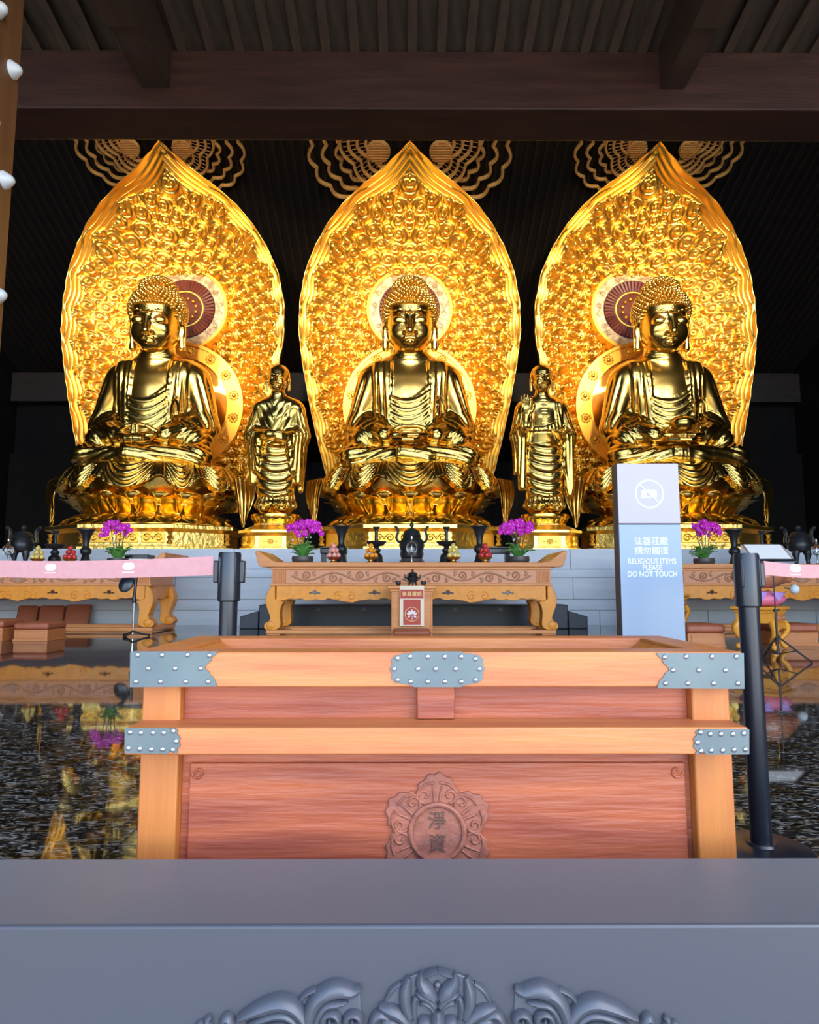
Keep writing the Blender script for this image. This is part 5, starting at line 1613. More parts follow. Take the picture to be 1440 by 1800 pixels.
    for s in (-1, 1):
        a, b = sorted((s * (HWs + .08), s * (HWs - .06)))
        obj('base_rail', MB().span((a, .101, zr_ - .075), (b, TDp - .101, zr_ - .004)), M['table'], t, bevel=.01)
        for yy in (-.0, TDp - .08):
            a2, b2 = sorted((s * (HWs + .07), s * (HWs - .18)))
            obj('foot_block', MB().span((a2, yy, 0), (b2, yy + .1, zr_ - .076)), M['table'], t, bevel=.01)
    obj('inner_rail', MB().span((-HWs + .3, .32, zr_ - .05), (HWs - .3, .42, zr_ + .02)), M['table'], t, bevel=.008)
    return t, HWs
XT = 7.66; YT2 = 13.2
table0, HWs = build_table('carved wooden altar table behind the small banner cabinet')
tableL = dup(table0, (X0 - XT, YT2, 0), 'carved wooden altar table with leather pads leaning behind it')
tableR = dup(table0, (X0 + XT, YT2, 0), 'carved wooden altar table behind the wooden fish stool')
TZ = zt_top
TAB = [('banner cabinet table', X0, YT), ('table with the leather pads', X0 - XT, YT2), ('table behind the wooden fish', X0 + XT, YT2)]

# ================================================================== THINGS ON THE TABLES
k_ = S_                                   # px -> m at the middle table
def lathe_px(pr, n=28): return [(r * k_, h * k_) for r, h in pr]
def vase(label, loc):
    t = thing('trumpet_vase', label, 'vase', loc, 0, 'black trumpet vases')
    obj('body', MB().lathe(lathe_px([(0, 0), (11, 0), (11, 2), (9.5, 5), (7, 15), (6, 17), (7, 19), (10, 22), (10.8, 26), (9.5, 30), (6, 33.5), (5.6, 37), (6.2, 44), (8, 53), (11.5, 61), (15, 66), (17, 67.5), (16.4, 68.2), (12, 63), (6, 50), (0, 48)])), M['iron'], t, smooth=50)
    obj('foot_ring', MB().lathe(lathe_px([(10, .2), (12, .2), (12, 1.8), (10, 1.8)])), M['iron'], t)
    obj('mouth_rim', MB().lathe(lathe_px([(15.8, 66.6), (17.4, 66.8), (17.4, 68.4), (16.0, 68.2)])), M['iron'], t)
    return t
def candle(label, loc):
    t = thing('candlestick', label, 'candlestick', loc, 0, 'black candlesticks')
    obj('base', MB().lathe(lathe_px([(0, 0), (14, 0), (14, 2), (12.5, 4), (11.5, 11), (10.5, 15), (7, 18), (6, 19)])), M['iron'], t)
    obj('knop', MB().lathe(lathe_px([(5, 18.5), (7, 20), (8.3, 23), (8, 25), (5, 27.5), (4.5, 29), (6, 31)])), M['iron'], t)
    obj('drip_dish', MB().lathe(lathe_px([(5, 30.5), (13, 32), (17.5, 37), (18.6, 39.5), (17.4, 39.5), (12, 35), (3, 34)])), M['iron'], t)
    obj('stem', MB().lathe(lathe_px([(4.2, 34), (4.2, 38), (3.4, 40), (3.2, 56), (4, 58), (3.4, 60), (6.5, 65), (6.5, 66.5), (0, 66.5)])), M['iron'], t)
    return t
fruit_n = {}
def fruit_me(kind, r):
    key = kind
    if key in fruit_n: return fruit_n[key]
    if kind == 'pear': m = MB().lathe([(0, -r), (r * .6, -r * .85), (r, -r * .2), (r * .85, r * .4), (r * .4, r * .95), (0, r * 1.05)], 14)
    elif kind == 'peach': m = MB().lathe([(0, -r * .9), (r * .7, -r * .75), (r, -.05 * r), (r * .8, r * .55), (r * .35, r * .92), (0, r * 1.1)], 14)
    elif kind == 'apple': m = MB().lathe([(0, -r * .8), (r * .45, -r * .92), (r * .85, -r * .5), (r, .1 * r), (r * .8, r * .7), (r * .4, r * .9), (0, r * .72)], 14)
    else: m = MB().sphere((0, 0, 0), (r, r, r * .93), 14, 10)
    me = m.mesh(kind, 80); me.materials.append(M[kind]); fruit_n[key] = me
    return me
def fruit_bowl(kind, name, where, loc, dish='brass'):
    r = 4.7 * k_
    t = thing('fruit_dish', '%s footed dish holding the %s on the %s' % ('brass' if dish == 'brass' else 'red gilt', name[1], where), 'dish', loc, 0, 'footed fruit dishes')
    obj('bowl', MB().lathe(lathe_px([(4, 4.2), (9, 5.6), (13.2, 9), (12.6, 9.4), (8, 6.6), (0, 6)])), M['red_dish' if dish != 'brass' else 'brass'], t)
    obj('foot', MB().lathe(lathe_px([(0, 0), (7, 0), (7.2, 1), (5, 2.5), (4.5, 5)])), M['brass'], t)
    me = fruit_me(kind, r)
    zb = loc[2] + 6.6 * k_ + r * 1.28
    pos = [(1.73 * r * math.cos(a), 1.73 * r * math.sin(a), zb) for a in [2 * PI * i / 5 - PI / 2 + .3 for i in range(5)]]
    pos += [(1.18 * r * math.cos(a), 1.18 * r * math.sin(a), zb + 1.92 * r) for a in [2 * PI * i / 3 - PI / 2 + .1 for i in range(3)]]
    pos += [(0, 0, zb + 3.62 * r)]
    for q, p in enumerate(pos):
        lay = 'top of' if q == 8 else ('middle layer of' if q > 4 else 'bottom layer of')
        o = obj(name[0], me, None, None, (loc[0] + p[0], loc[1] + p[1], p[2]), rot=(0, 0, q))
        tag(o, '%s at the %s the pile on the %s' % (name[2], lay, where), name[0], '%s on the %s' % (name[1], where))
def blossom_mesh(r):
    m = MB()
    for k in range(5):
        a = 2 * PI * k / 5 + PI / 2
        w = r * (.62 if k in (1, 4) else .45)
        O = Vector((0, 0, 0)); d = Vector((math.cos(a), 0, math.sin(a))); n = Vector((-math.sin(a), 0, math.cos(a)))
        vs = [O + Vector((0, .0, 0)), d * r * .5 + n * w * .8 + Vector((0, -.15 * r, 0)), d * r + Vector((0, -.05 * r, 0)), d * r * .5 - n * w * .8 + Vector((0, -.15 * r, 0)), d * r * .55 + Vector((0, -.28 * r, 0)), d * r * .5 + Vector((0, .05 * r, 0))]
        m.add(vs, [(0, 4, 1), (1, 4, 2), (2, 4, 3), (3, 4, 0), (0, 1, 5), (1, 2, 5), (2, 3, 5), (3, 0, 5)])
    return m
BL = blossom_mesh(6.4 * k_).mesh('blossom', 0); BL.materials.append(M['petal'])
CO = MB().sphere((0, -.012, 0), (1.0 * k_, 1.0 * k_, 1.2 * k_), 6, 4).mesh('blossom_core'); CO.materials.append(M['petal_core'])
def orchid(label, loc, seed, flip=1, rise=0, wide=1.0):
    rd = random.Random(seed)
    t = thing('potted_orchid', label, 'potted plant', loc, 0, 'magenta orchids on the altar tables')
    obj('pot', MB().lathe(lathe_px([(0, 0), (17, 0), (18.6, 2), (19.4, 6), (18.8, 11), (17.4, 11), (16, 9), (0, 8.5)]), 32), M['pot'], t)
    nl = 17
    for k in range(nl):
        a = 2 * PI * k / nl + rd.uniform(-.2, .2)
        ln = rd.uniform(24, 36) * k_; up = rd.uniform(.8, 2.1)
        W = rd.uniform(4.8, 6.4) * k_
        d = Vector((math.cos(a), math.sin(a) * .55, 0)); n = Vector((-math.sin(a), math.cos(a), 0))
        vs = []; fs = []
        base = Vector((d.x * 5 * k_, d.y * 5 * k_, 9 * k_))
        for i in range(8):
            q = i / 7
            c = base + d * (ln * (q ** 1.1) * .72) + Vector((0, 0, up * ln * (q - .62 * q * q)))
            w = W * math.sin(PI * (.12 + .86 * q)) ** .7
            for s, dz in ((-1, .22), (0, 0), (1, .22)): vs.append(c + n * (s * w) + Vector((0, 0, dz * w)))
            for s, dz in ((-1, .22), (0, 0), (1, .22)): vs.append(c + n * (s * w * .96) + Vector((0, 0, dz * w - .012)))
        for i in range(7):
            o = i * 6; p = o + 6
            fs += [(o, o + 1, p + 1, p), (o + 1, o + 2, p + 2, p + 1), (o + 4, o + 3, p + 3, p + 4), (o + 5, o + 4, p + 4, p + 5), (o, p, p + 3, o + 3), (o + 2, o + 5, p + 5, p + 2)]
        obj('leaf', MB().add(vs, fs), M['leaf'], t, smooth=50)
    heads = []
    for b in range(4):
        x0 = (-20 + 13 * b) * wide
        for i in range(13):
            q = i / 12
            heads.append(((x0 + rd.uniform(-7, 7) + flip * 8 * q) * k_, (rd.uniform(-12, 4)) * k_, (50 + rise + 24 * math.sin(PI * (.12 + .7 * q)) - 13 * q + rd.uniform(-4, 4) + (4 if b in (1, 2) else 0)) * k_))
        P = smooth_path([(rd.uniform(-5, 5) * k_, 0, 8 * k_), (x0 * .5 * k_, -3 * k_, 42 * k_), (x0 * .8 * k_, -3 * k_, (62 + rise) * k_), ((x0 + 6 * flip) * k_, -7 * k_, (70 + rise) * k_)], 6)
        obj('flower_stem', MB().tube(P, .9 * k_, 6), M['stem'], t)
        obj('bud', MB().sphere((x0 * .7 * k_ + rd.uniform(-6, 6) * k_, -8 * k_, rd.uniform(38, 46) * k_), (1.9 * k_, 1.9 * k_, 1.6 * k_), 8, 5), mat('pale_bud', (.75, .68, .62), .6) if 'bud' not in M else M['bud'], t)
    for hx, hy, hz_ in heads:
        o = obj('blossom', BL, None, t, (hx, hy, hz_), rot=(rd.uniform(-.5, .3), rd.uniform(-.4, .4), rd.uniform(-.7, .7)))
        obj('blossom_core', CO, None, o)
    return t
M['bud'] = mat('pale_bud', (.75, .68, .62), .6)
# --- middle table (pixel columns in the photo)
def on(u, dy, ti=0): return (xat(u, TAB[ti][2] + dy, 985), TAB[ti][2] + dy, TZ + .004)
vase('black trumpet vase beside the pink peaches', on(600, .55)); vase('black trumpet vase behind the red apples of the banner cabinet table', on(843.5, .55))
candle('black candlestick behind the oranges', on(661.5, .50)); candle('black candlestick behind the yellow pears beside the handled censer', on(785, .50))
fruit_bowl('peach', ('peach', 'pink peaches', 'Pink peach'), 'banner cabinet table', on(586.5, .16), 'red')
fruit_bowl('orange', ('orange', 'oranges', 'Orange fruit'), 'banner cabinet table', on(652, .16))
fruit_bowl('pear', ('pear', 'yellow pears', 'Yellow pear'), 'banner cabinet table', on(797, .16))
fruit_bowl('apple', ('apple', 'red apples', 'Red apple'), 'banner cabinet table', on(853, .16))
orchid('magenta orchid in a dark pot beside the pink peaches', on(532, .30), 3, 1)
orchid('magenta orchid in a dark pot beside the red apples of the banner cabinet table', on(912, .30), 8, -1)
for u, lab in ((587, 'black lacquer box lying behind the pink peaches'), (874, 'black lacquer box lying behind the red apples of the banner cabinet table')):
    p = on(u, .95)
    b = thing('lacquer_box', lab, 'box', p, 0, 'black lacquer boxes on the tables')
    obj('case', MB().span((-.26, -.14, .20), (.26, .14, .30)), M['black'], b, bevel=.012)
    obj('lid', MB().span((-.27, -.15, .301), (.27, .15, .335)), M['black'], b, bevel=.008)
    for sx in (-.2, .2): obj('foot', MB().span((sx - .04, -.12, 0), (sx + .04, .12, .199)), M['black'], b, bevel=.006)
# censer of the middle table
def glass_drop(label, loc):
    t = thing('glass_lamp', label, 'lamp', loc, 0, 'clear glass drop lamps')
    obj('globe', MB().lathe(lathe_px([(0, 0), (5, .8), (9, 4.5), (10.2, 9.5), (8.5, 15), (5, 19), (2.2, 23), (1.6, 27)]), 28), M['glass'], t, smooth=80)
    obj('stopper', MB().lathe(lathe_px([(2.2, 26), (2.6, 28), (2.0, 31), (0, 32)]), 14), M['chrome'], t)
    obj('oil_cup', MB().lathe(lathe_px([(0, 3), (3, 3.5), (4, 7), (3.6, 7.2), (0, 5)]), 16), M['white'], t)
    obj('wick', MB().tube([(0, 0, 4 * k_), (0, 0, 26 * k_)], .5 * k_, 6), M['chrome'], t)
    obj('stand', MB().lathe(lathe_px([(0, -16), (3, -16), (1, -14), (.8, -1), (1.5, 0), (0, .2)]), 12), M['chrome'], t)
    return t
cc = on(724, .55)
ce = thing('handled_censer', 'round black lidded censer with tall S-shaped handles on a carved stand', 'incense burner', cc)
obj('stand', MB().lathe(lathe_px([(0, 0), (21, 0), (21.5, 2), (19, 4), (20, 8), (0, 8)]), 36), M['pot'], ce)
for k in range(5):
    a = 2 * PI * k / 5 - PI / 2
    obj('stand_foot', MB().sphere((20 * k_ * math.cos(a), 20 * k_ * math.sin(a), 2.5 * k_), (4 * k_, 3 * k_, 2.4 * k_), 8, 6), M['pot'], ce)
obj('body', MB().lathe(lathe_px([(0, 8.2), (17, 8.4), (20, 10), (22, 17), (20.5, 22), (21.5, 25), (23.5, 32), (22, 40), (17, 46), (15.5, 48)]), 36), M['iron'], ce)
li = obj('lid', MB().lathe(lathe_px([(16.5, 48), (17.5, 49.5), (16, 52), (15, 57), (11, 61), (7, 63), (4, 64)]), 36), M['iron'], ce)
obj('finial', MB().lathe(lathe_px([(3, 63.5), (2.2, 66), (4, 69), (4, 72), (1.5, 75), (0, 75.5)]), 14), M['iron'], li)
for s in (-1, 1):
    obj('handle', MB().tube(smooth_path([(s * 21 * k_, 0, 38 * k_), (s * 26 * k_, 0, 41 * k_), (s * 28 * k_, 0, 48 * k_), (s * 25.5 * k_, 0, 57 * k_), (s * 27 * k_, 0, 64 * k_), (s * 31 * k_, 0, 68 * k_)], 6), 2.3 * k_, 8), M['iron'], ce)
glass_drop('clear glass drop lamp before the handled censer', (on(724, .16)[0], YT + .16, TZ + 16.2 * k_ + .0))
bl = bpy.data.objects
# --- side tables
def ding(label, loc):
    t = thing('tripod_censer', label, 'incense burner', loc, 0, 'black tripod censers')
    obj('body', MB().lathe(lathe_px([(0, 22), (10, 22.5), (18, 26), (21, 33), (21, 40), (18, 47), (17, 50), (18.5, 51.5)]), 36), M['iron'], t)
    l = obj('lid', MB().lathe(lathe_px([(19, 51.6), (19.5, 53), (16, 57), (14.5, 60), (8, 63), (3, 64)]), 36), M['iron'], t)
    obj('finial', MB().lathe(lathe_px([(2.5, 63.5), (2, 65), (4.6, 69), (4.8, 72), (2.5, 75), (0, 75.8)]), 14), M['iron'], l)
    for s in (-1, 1):
        obj('handle', MB().tube(smooth_path([(s * 20 * k_, 0, 38 * k_), (s * 26 * k_, 0, 41 * k_), (s * 26 * k_, 0, 50 * k_), (s * 24.5 * k_, 0, 58 * k_), (s * 27 * k_, 0, 67 * k_), (s * 33 * k_, 0, 71 * k_)], 6), 2.9 * k_, 8, flat=1.7, up=(0, 1, 0)), M['iron'], t)
    for k in range(3):
        a = 2 * PI * k / 3 + PI / 2 + .0
        x, y = 13 * math.cos(a) * k_, 13 * math.sin(a) * k_
        obj('leg', MB().tube([(x * .8, y * .8, 28 * k_), (x * 1.05, y * 1.05, 18 * k_), (x * .95, y * .95, 8 * k_), (x * 1.0, y * 1.0, 1.5 * k_), (x * 1.0, y * 1.0, .004)], [7.5 * k_, 6.6 * k_, 3.8 * k_, 3.4 * k_, 4.2 * k_], 12), M['iron'], t)
    return t
ding('black tripod censer beside the yellow pears of the leather-pad table', on(38, .40, 1))
candle('black candlestick between the yellow pears and red apples before the leaning pads', on(96, .62, 1))
vase('black trumpet vase beside the drooping orchid with a book behind', on(150, .55, 1))
orchid('magenta orchid drooping to one side on the leather-pad table', on(207, .35, 1), 21, -1, 6, .95)
fruit_bowl('pear', ('pear', 'yellow pears', 'Yellow pear'), 'leather-pad table', on(66, .16, 1))
fruit_bowl('apple', ('apple', 'red apples', 'Red apple'), 'leather-pad table', on(123, .16, 1))
glass_drop('clear glass drop lamp before the tripod censer near the yellow pears', (on(13, .09, 1)[0], YT2 + .09, TZ + 16.2 * k_))
bk = thing('sutra_book', 'thick dark book lying on the leather-pad table', 'book', on(246, .75, 1))
obj('cover', MB().span((-.24, -.2, .12), (.24, .2, .20)), M['black'], bk, bevel=.012)
obj('pages', MB().span((-.22, -.19, .04), (.23, .18, .119)), M['paper'], bk, bevel=.004)
obj('back_cover', MB().span((-.24, -.2, 0), (.24, .2, .039)), M['black'], bk, bevel=.012)
ding('black tripod censer on the table behind the music stand', on(1407, .40, 2))
candle('black candlestick above the music stand desk', on(1341, .62, 2))
vase('black trumpet vase above the barrier post head', on(1292, .55, 2))
orchid('magenta orchid beside the notice stand', on(1238, .35, 2), 33, 1, 6, .95)
glass_drop('clear glass drop lamp before the censer behind the music stand', (on(1437, .09, 2)[0], YT2 + .09, TZ + 16.2 * k_))

# ================================================================== THINGS ON THE HALL FLOOR
# banner cabinet before the middle table
YC = 11.6
c0, c1 = xat(688, YC, 1080), xat(760.5, YC, 1080)
ccx = (c0 + c1) / 2; chw = (c1 - c0) / 2
zc1 = zat(1030, YC)
cab = thing('banner_cabinet', 'small light wooden cabinet with a red and cream banner on its front', 'cabinet', (ccx, YC, 0))
obj('body', MB().span((-chw, 0, 0), (chw, .5, zc1 - .06)), M['table'], cab, bevel=.006)
obj('cornice', MB().span((-chw - .03, -.03, zc1 - .10), (chw + .03, .53, zc1 - .05)), M['table'], cab, bevel=.012)
obj('top', MB().span((-chw - .065, -.06, zc1 - .049), (chw + .065, .56, zc1)), M['table'], cab, bevel=.008)
for s in (-1, 1):
    x0_, x1_ = sorted((s * (chw - .025), s * (chw - .20)))
    for a, b, c, d in ((x0_, x0_ + .014, .05, zc1 - .13), (x1_ - .014, x1_, .05, zc1 - .13)):
        obj('panel_molding', MB().span((a, -.012, c), (b, -.0005, d)), M['table'], cab, bevel=.003)
    obj('panel_molding', MB().span((x0_, -.012, zc1 - .145), (x1_, -.0005, zc1 - .131)), M['table'], cab, bevel=.003)
pxc = YC / F
ban = obj('banner', MB().span((-21 * pxc, -.062, zc1 + .001), (21 * pxc, .3, zc1 + .004)).span((-21 * pxc, -.068, zat(1100, YC)), (21 * pxc, -.062, zc1 + .004)), M['cream_cloth'], cab, smooth=0)
obj('banner_header', MB().span((-20 * pxc, -.073, zat(1052, YC)), (20 * pxc, -.0685, zat(1036.5, YC))), M['red_cloth'], ban, smooth=0)
obj('banner_field', MB().span((-15 * pxc, -.073, zat(1098, YC)), (15 * pxc, -.0685, zat(1053.5, YC))), M['red_cloth'], ban, smooth=0)
tm = text_mesh('banner_characters', '普具靈感', .085, .001); tm.materials.append(M['yellow_print'])
tmo = obj('banner_characters', tm, None, ban, (0, -.0745, zat(1044.3, YC)), rot=(PI / 2, 0, 0))
zl = zat(1079.5, YC)
obj('lotus_ring', MB().tube([(.118 * math.cos(2 * PI * i / 40), -.074, zl + .118 * math.sin(2 * PI * i / 40)) for i in range(40)], .004, 5, closed=True), M['yellow_print'], ban)
lot = MB()
for a, l, w, ox, oz in ((-.55, .075, .022, -.02, .0), (0, .085, .022, 0, .0), (.55, .075, .022, .02, 0), (-1.1, .07, .018, -.03, -.01), (1.0, .07, .018, .035, -.01), (1.9, .05, .022, .03, -.03), (-1.9, .045, .018, -.03, -.03)):
    lot.blade([(ox, oz), (ox + l * .5 * math.sin(a), oz + l * .5 * math.cos(a)), (ox + l * math.sin(a), oz + l * math.cos(a))], [.006, w, .003], .003, (0, -.073, zl), (1, 0, 0), (0, 0, 1), (0, -1, 0))
lot.blade([(0, -.02), (.01, -.06), (0, -.10)], .004, .002, (0, -.073, zl), (1, 0, 0), (0, 0, 1), (0, -1, 0))
obj('lotus_print', lot, M['white_print'], ban)
# little censer and cups on the cabinet
def small(u, y): return (xat(u, YC + y, 1028), YC + y, zc1 + .012)
sc0 = thing('miniature_censer', 'tiny black censer between two small cups on the banner cabinet', 'incense burner', small(725.5, .2))
obj('body', MB().lathe([(0, .05), (.05, .055), (.09, .09), (.10, .13), (.08, .165), (.07, .175)], 24), M['iron'], sc0)
l_ = obj('lid', MB().lathe([(.085, .176), (.08, .20), (.05, .225), (.015, .235), (.02, .26), (.012, .275), (0, .28)], 24), M['iron'], sc0)
for s in (-1, 1): obj('handle', MB().tube(smooth_path([(s * .09, 0, .13), (s * .135, 0, .13), (s * .13, 0, .17), (s * .15, 0, .185)], 5), .012, 6), M['iron'], sc0)
for k in range(3):
    a = 2 * PI * k / 3 - PI / 2
    obj('leg', MB().tube([(.05 * math.cos(a), .05 * math.sin(a), .075), (.075 * math.cos(a), .075 * math.sin(a), .0)], [.022, .015], 8), M['iron'], sc0)
for u, lab in ((700, 'small dark cup beside the tiny censer'), (744.5, 'small dark cup beside the tiny censer')):
    c = thing('offering_cup', lab, 'cup', small(u, .2), 0, 'cups on the banner cabinet')
    obj('cup_body', MB().lathe([(0, 0), (.032, 0), (.045, .02), (.048, .06), (.044, .075), (.038, .072), (0, .03)], 20), M['iron'], c)
    obj('cup_rim', MB().tube([(.045 * math.cos(2 * PI * i / 20), .045 * math.sin(2 * PI * i / 20), .074) for i in range(20)], .004, 5, closed=True), M['iron'], c)
# kneeling pad before the cabinet
kp = thing('kneeling_pad', 'rounded red-brown kneeling pad before the banner cabinet', 'kneeler', (xat(724, YC - .75, 1110), YC - .75, 0))
obj('pad_base', MB().span((-.30, 0, 0), (.30, .5, .10)), M['kneeler_wood'], kp, bevel=.02)
obj('pad', MB().span((-.31, -.01, .101), (.31, .51, .20)), M['cushion'], kp, bevel=.045)

# black cases behind the middle table
bc = thing('black_case', 'long navy-black storage case with low end steps behind the middle altar table', 'case', (X0, 14.35, 0))
def cx_(u): return xat(u, 14.35, 1090) - X0
zca, zcb = zat(1063, 14.35), zat(1084, 14.35)
obj('main_case', MB().span((cx_(455), 0, 0), (cx_(999), .7, zca)), M['navy'], bc, bevel=.02)
for a, b in ((421, 454), (1000, 1034)):
    x0_, x1_ = cx_(a), cx_(b)
    hi, lo = zcb + .12, zcb
    za, zb_ = (lo, hi) if a < 700 else (hi, lo)
    obj('end_step', MB().prism([(x0_, 0), (x1_, 0), (x1_, zb_), (x0_, za)], (0, .02, 0), (1, 0, 0), (0, 0, 1), (0, 1, 0), .6), M['navy'], bc, bevel=.015)
for u in (560, 640, 720, 800, 880): obj('latch', MB().span((cx_(u) - .05, -.02, zca - .14), (cx_(u) + .05, -.0005, zca - .06)), M['iron'], bc, bevel=.005)

# kneelers: wooden box with leather top
def kneeler(label, x, y, w=.56, d=.60, h=.36, rz=0):
    t = thing('kneeler_stool', label, 'kneeler', (x, y, 0), rz, 'leather-topped kneelers')
    obj('box', MB().span((-w / 2, 0, 0), (w / 2, d, h * .62)), M['kneeler_wood'], t, bevel=.008)
    obj('front_panel', MB().span((-w / 2 + .05, -.008, .05), (w / 2 - .05, -.0005, h * .55)), M['kneeler_wood'], t, bevel=.006)
    obj('plinth', MB().span((-w / 2 - .012, -.012, 0), (w / 2 + .012, d + .012, .035)), M['kneeler_wood'], t, bevel=.004)
    obj('leather_top', MB().span((-w / 2 - .012, -.015, h * .62 + .001), (w / 2 + .012, d + .012, h)), M['cushion'], t, bevel=.04)
    return t
yk = yat(1127, 0)
kneeler('leather-topped wooden kneeler in front of the leaning pads', (xat(25, yk, 1120) + xat(82, yk, 1120)) / 2, yk, .55, .6, .30)
yk2 = yat(1139, 0)
kneeler('leather-topped wooden kneeler between notice stand and barrier post', (xat(1211, yk2, 1120) + xat(1273, yk2, 1120)) / 2, yk2, .55, .6, .34)
yk3 = yat(1136, 0)
kneeler('leather-topped wooden kneeler behind the music stand legs', xat(1404, yk3 , 1120), yk3, .60, .6, .33)
kneeler('leather-topped wooden kneeler next to the one before the leaning pads', xat(-33, yk, 1120), yk + .05, .62, .6, .34)
# three leather pads leaning against the dais
for k, (ua, ub, va) in enumerate(((27, 62, 1063), (66, 109, 1063), (112, 156, 1061))):
    xa, xb_ = xat(ua, 15.3, 1080), xat(ub, 15.3, 1080)
    h = zat(va, 15.4)
    t = thing('leather_pad', ['red-brown leather pad leaning on the dais, farthest from the microphone stand', 'red-brown leather pad leaning on the dais between two others', 'red-brown leather pad leaning on the dais, nearest the microphone stand'][k], 'pad', ((xa + xb_) / 2, 15.26, 0), 0, 'leather pads leaning on the dais')
    t.rotation_euler = (math.radians(-14), 0, 0)
    obj('pad', MB().span((-(xb_ - xa) / 2, 0, .01), ((xb_ - xa) / 2, .13, h * 1.02)), M['cushion'], t, bevel=.045)
    obj('piping', MB().tube([(-(xb_ - xa) / 2 + .04, -.002, .05), ((xb_ - xa) / 2 - .04, -.002, .05), ((xb_ - xa) / 2 - .04, -.002, h * .96), (-(xb_ - xa) / 2 + .04, -.002, h * .96)], .008, 6, closed=True), M['cushion'], t)

# microphone stand by the leather pads
ym = yat(1119, 0)
ms = thing('microphone_stand', 'black microphone stand with a round shield beside the leather-pad table', 'stand', (xat(234, ym, 1100), ym, 0))
obj('pole', MB().tube([(0, 0, .04), (0, 0, .70)], .014, 8), M['chrome'], ms)
obj('upper_pole', MB().tube([(0, 0, .68), (.02, 0, 1.12)], .028, 8), M['black'], ms)
obj('clamp', MB().lathe([(0, .60), (.035, .60), (.04, .66), (.035, .72), (0, .72)], 12), M['black'], ms)
sh = obj('round_shield', MB().lathe([(0, -.02), (.10, -.02), (.13, 0), (.10, .03), (0, .04)], 24), M['black'], ms, (-.13, -.05, .95), rot=(PI / 2 - .3, .3, 0)); sh.scale = (1, 1.35, 1)
obj('microphone', MB().lathe([(0, 0), (.03, 0), (.03, .16), (.045, .18), (.045, .24), (0, .27)], 14), M['black'], ms, (.0, -.03, 1.02), rot=(.3, -.7, 0))
for k in range(3):
    a = 2 * PI * k / 3 + .4
    lg_ = obj('leg', MB().tube([(0, 0, .10), (.14 * math.cos(a), .14 * math.sin(a), .05), (.27 * math.cos(a), .27 * math.sin(a), .022)], .018, 8), M['black'], ms)
    obj('rubber_foot', MB().sphere((.27 * math.cos(a), .27 * math.sin(a), .022), (.035, .035, .022), 8, 6), M['black'], lg_)

# carved stools on the other side, wooden fish and bell
def stool(label, x, y, w, d, h, rz=0):
    t = thing('carved_stool', label, 'stool', (x, y, 0), rz, 'yellow carved stools')
    obj('seat', MB().span((-w / 2 - .04, -d / 2 - .04, h - .05), (w / 2 + .04, d / 2 + .04, h)), M['stool'], t, bevel=.014)
    obj('neck', MB().span((-w / 2, -d / 2, h - .09), (w / 2, d / 2, h - .051)), M['stool'], t, bevel=.008)
    obj('waist', MB().span((-w / 2 + .02, -d / 2 + .02, h - .23), (w / 2 - .02, d / 2 - .02, h - .091)), M['stool'], t, smooth=0)
    for sx in (-1, 1):
        pcv = MB().span((sx * w * .25 - w * .19, -d / 2 + .008, h - .21), (sx * w * .25 + w * .19, -d / 2 + .0195, h - .11))
        o = obj('waist_panel', pcv, M['kneeler_wood'], t, bevel=.004)
        cv = MB()
        for s in (-1, 1): cv.blade(spiral(sx * w * .25 + s * .045, h - .16, .03, .006, PI / 2, 1.2, 14, s), .006, .008, (0, -d / 2 + .008, 0), (1, 0, 0), (0, 0, 1), (0, -1, 0))
        obj('scroll_carving', cv, M['table_carve'], o)
    ap = curve2d_mesh('apron', [[(-w / 2, 0), (w / 2, 0), (w / 2, -.12), (w * .36, -.10), (w * .30, -.075), (w * .2, -.09), (w * .1, -.07), (0, -.085), (-w * .1, -.07), (-w * .2, -.09), (-w * .30, -.075), (-w * .36, -.10), (-w / 2, -.12)]], .014, .004)
    ap.materials.append(M['stool'])
    for yy in (-d / 2 + .01, d / 2 - .01): obj('apron', ap, None, t, (0, yy, h - .23), rot=(PI / 2, 0, 0))
    for sx in (-1, 1):
        for sy in (-1, 1):
            P = smooth_path([(sx * (w / 2 - .05), sy * (d / 2 - .05), h - .22), (sx * (w / 2 - .01), sy * (d / 2 - .01), h - .30), (sx * (w / 2 - .03), sy * (d / 2 - .03), h - .40), (sx * (w / 2 - .075), sy * (d / 2 - .075), h * .24), (sx * (w / 2 - .05), sy * (d / 2 - .05), .05)], 5)
            n_ = len(P)
            lm = MB().tube(P, [np.interp(i / (n_ - 1), [0, .25, .5, .8, 1], [.055, .055, .042, .032, .036]) for i in range(n_)], 10)
            lm.sphere((sx * (w / 2 - .035), sy * (d / 2 - .035), .045), (.045, .045, .042), 10, 8)
            obj('leg', lm, M['stool'], t, smooth=60)
    return t
yst = yat(1146, 0) + .02
hst = zat(1067, yst)
xst = xat(1363, yst, 1100)
stool('yellow carved stool carrying the pink cushion and wooden fish', xst, yst + .38, .54, .54, hst, PI / 4)
yst2 = yat(1104, 0) - 2.6
hst2 = zat(1045, yst2)
xst2 = xat(1192, yst2, 1080)
stool('yellow carved stool carrying the violet cushion beside the notice stand', xst2, yst2 + .4, .50, .50, hst2, PI / 4)
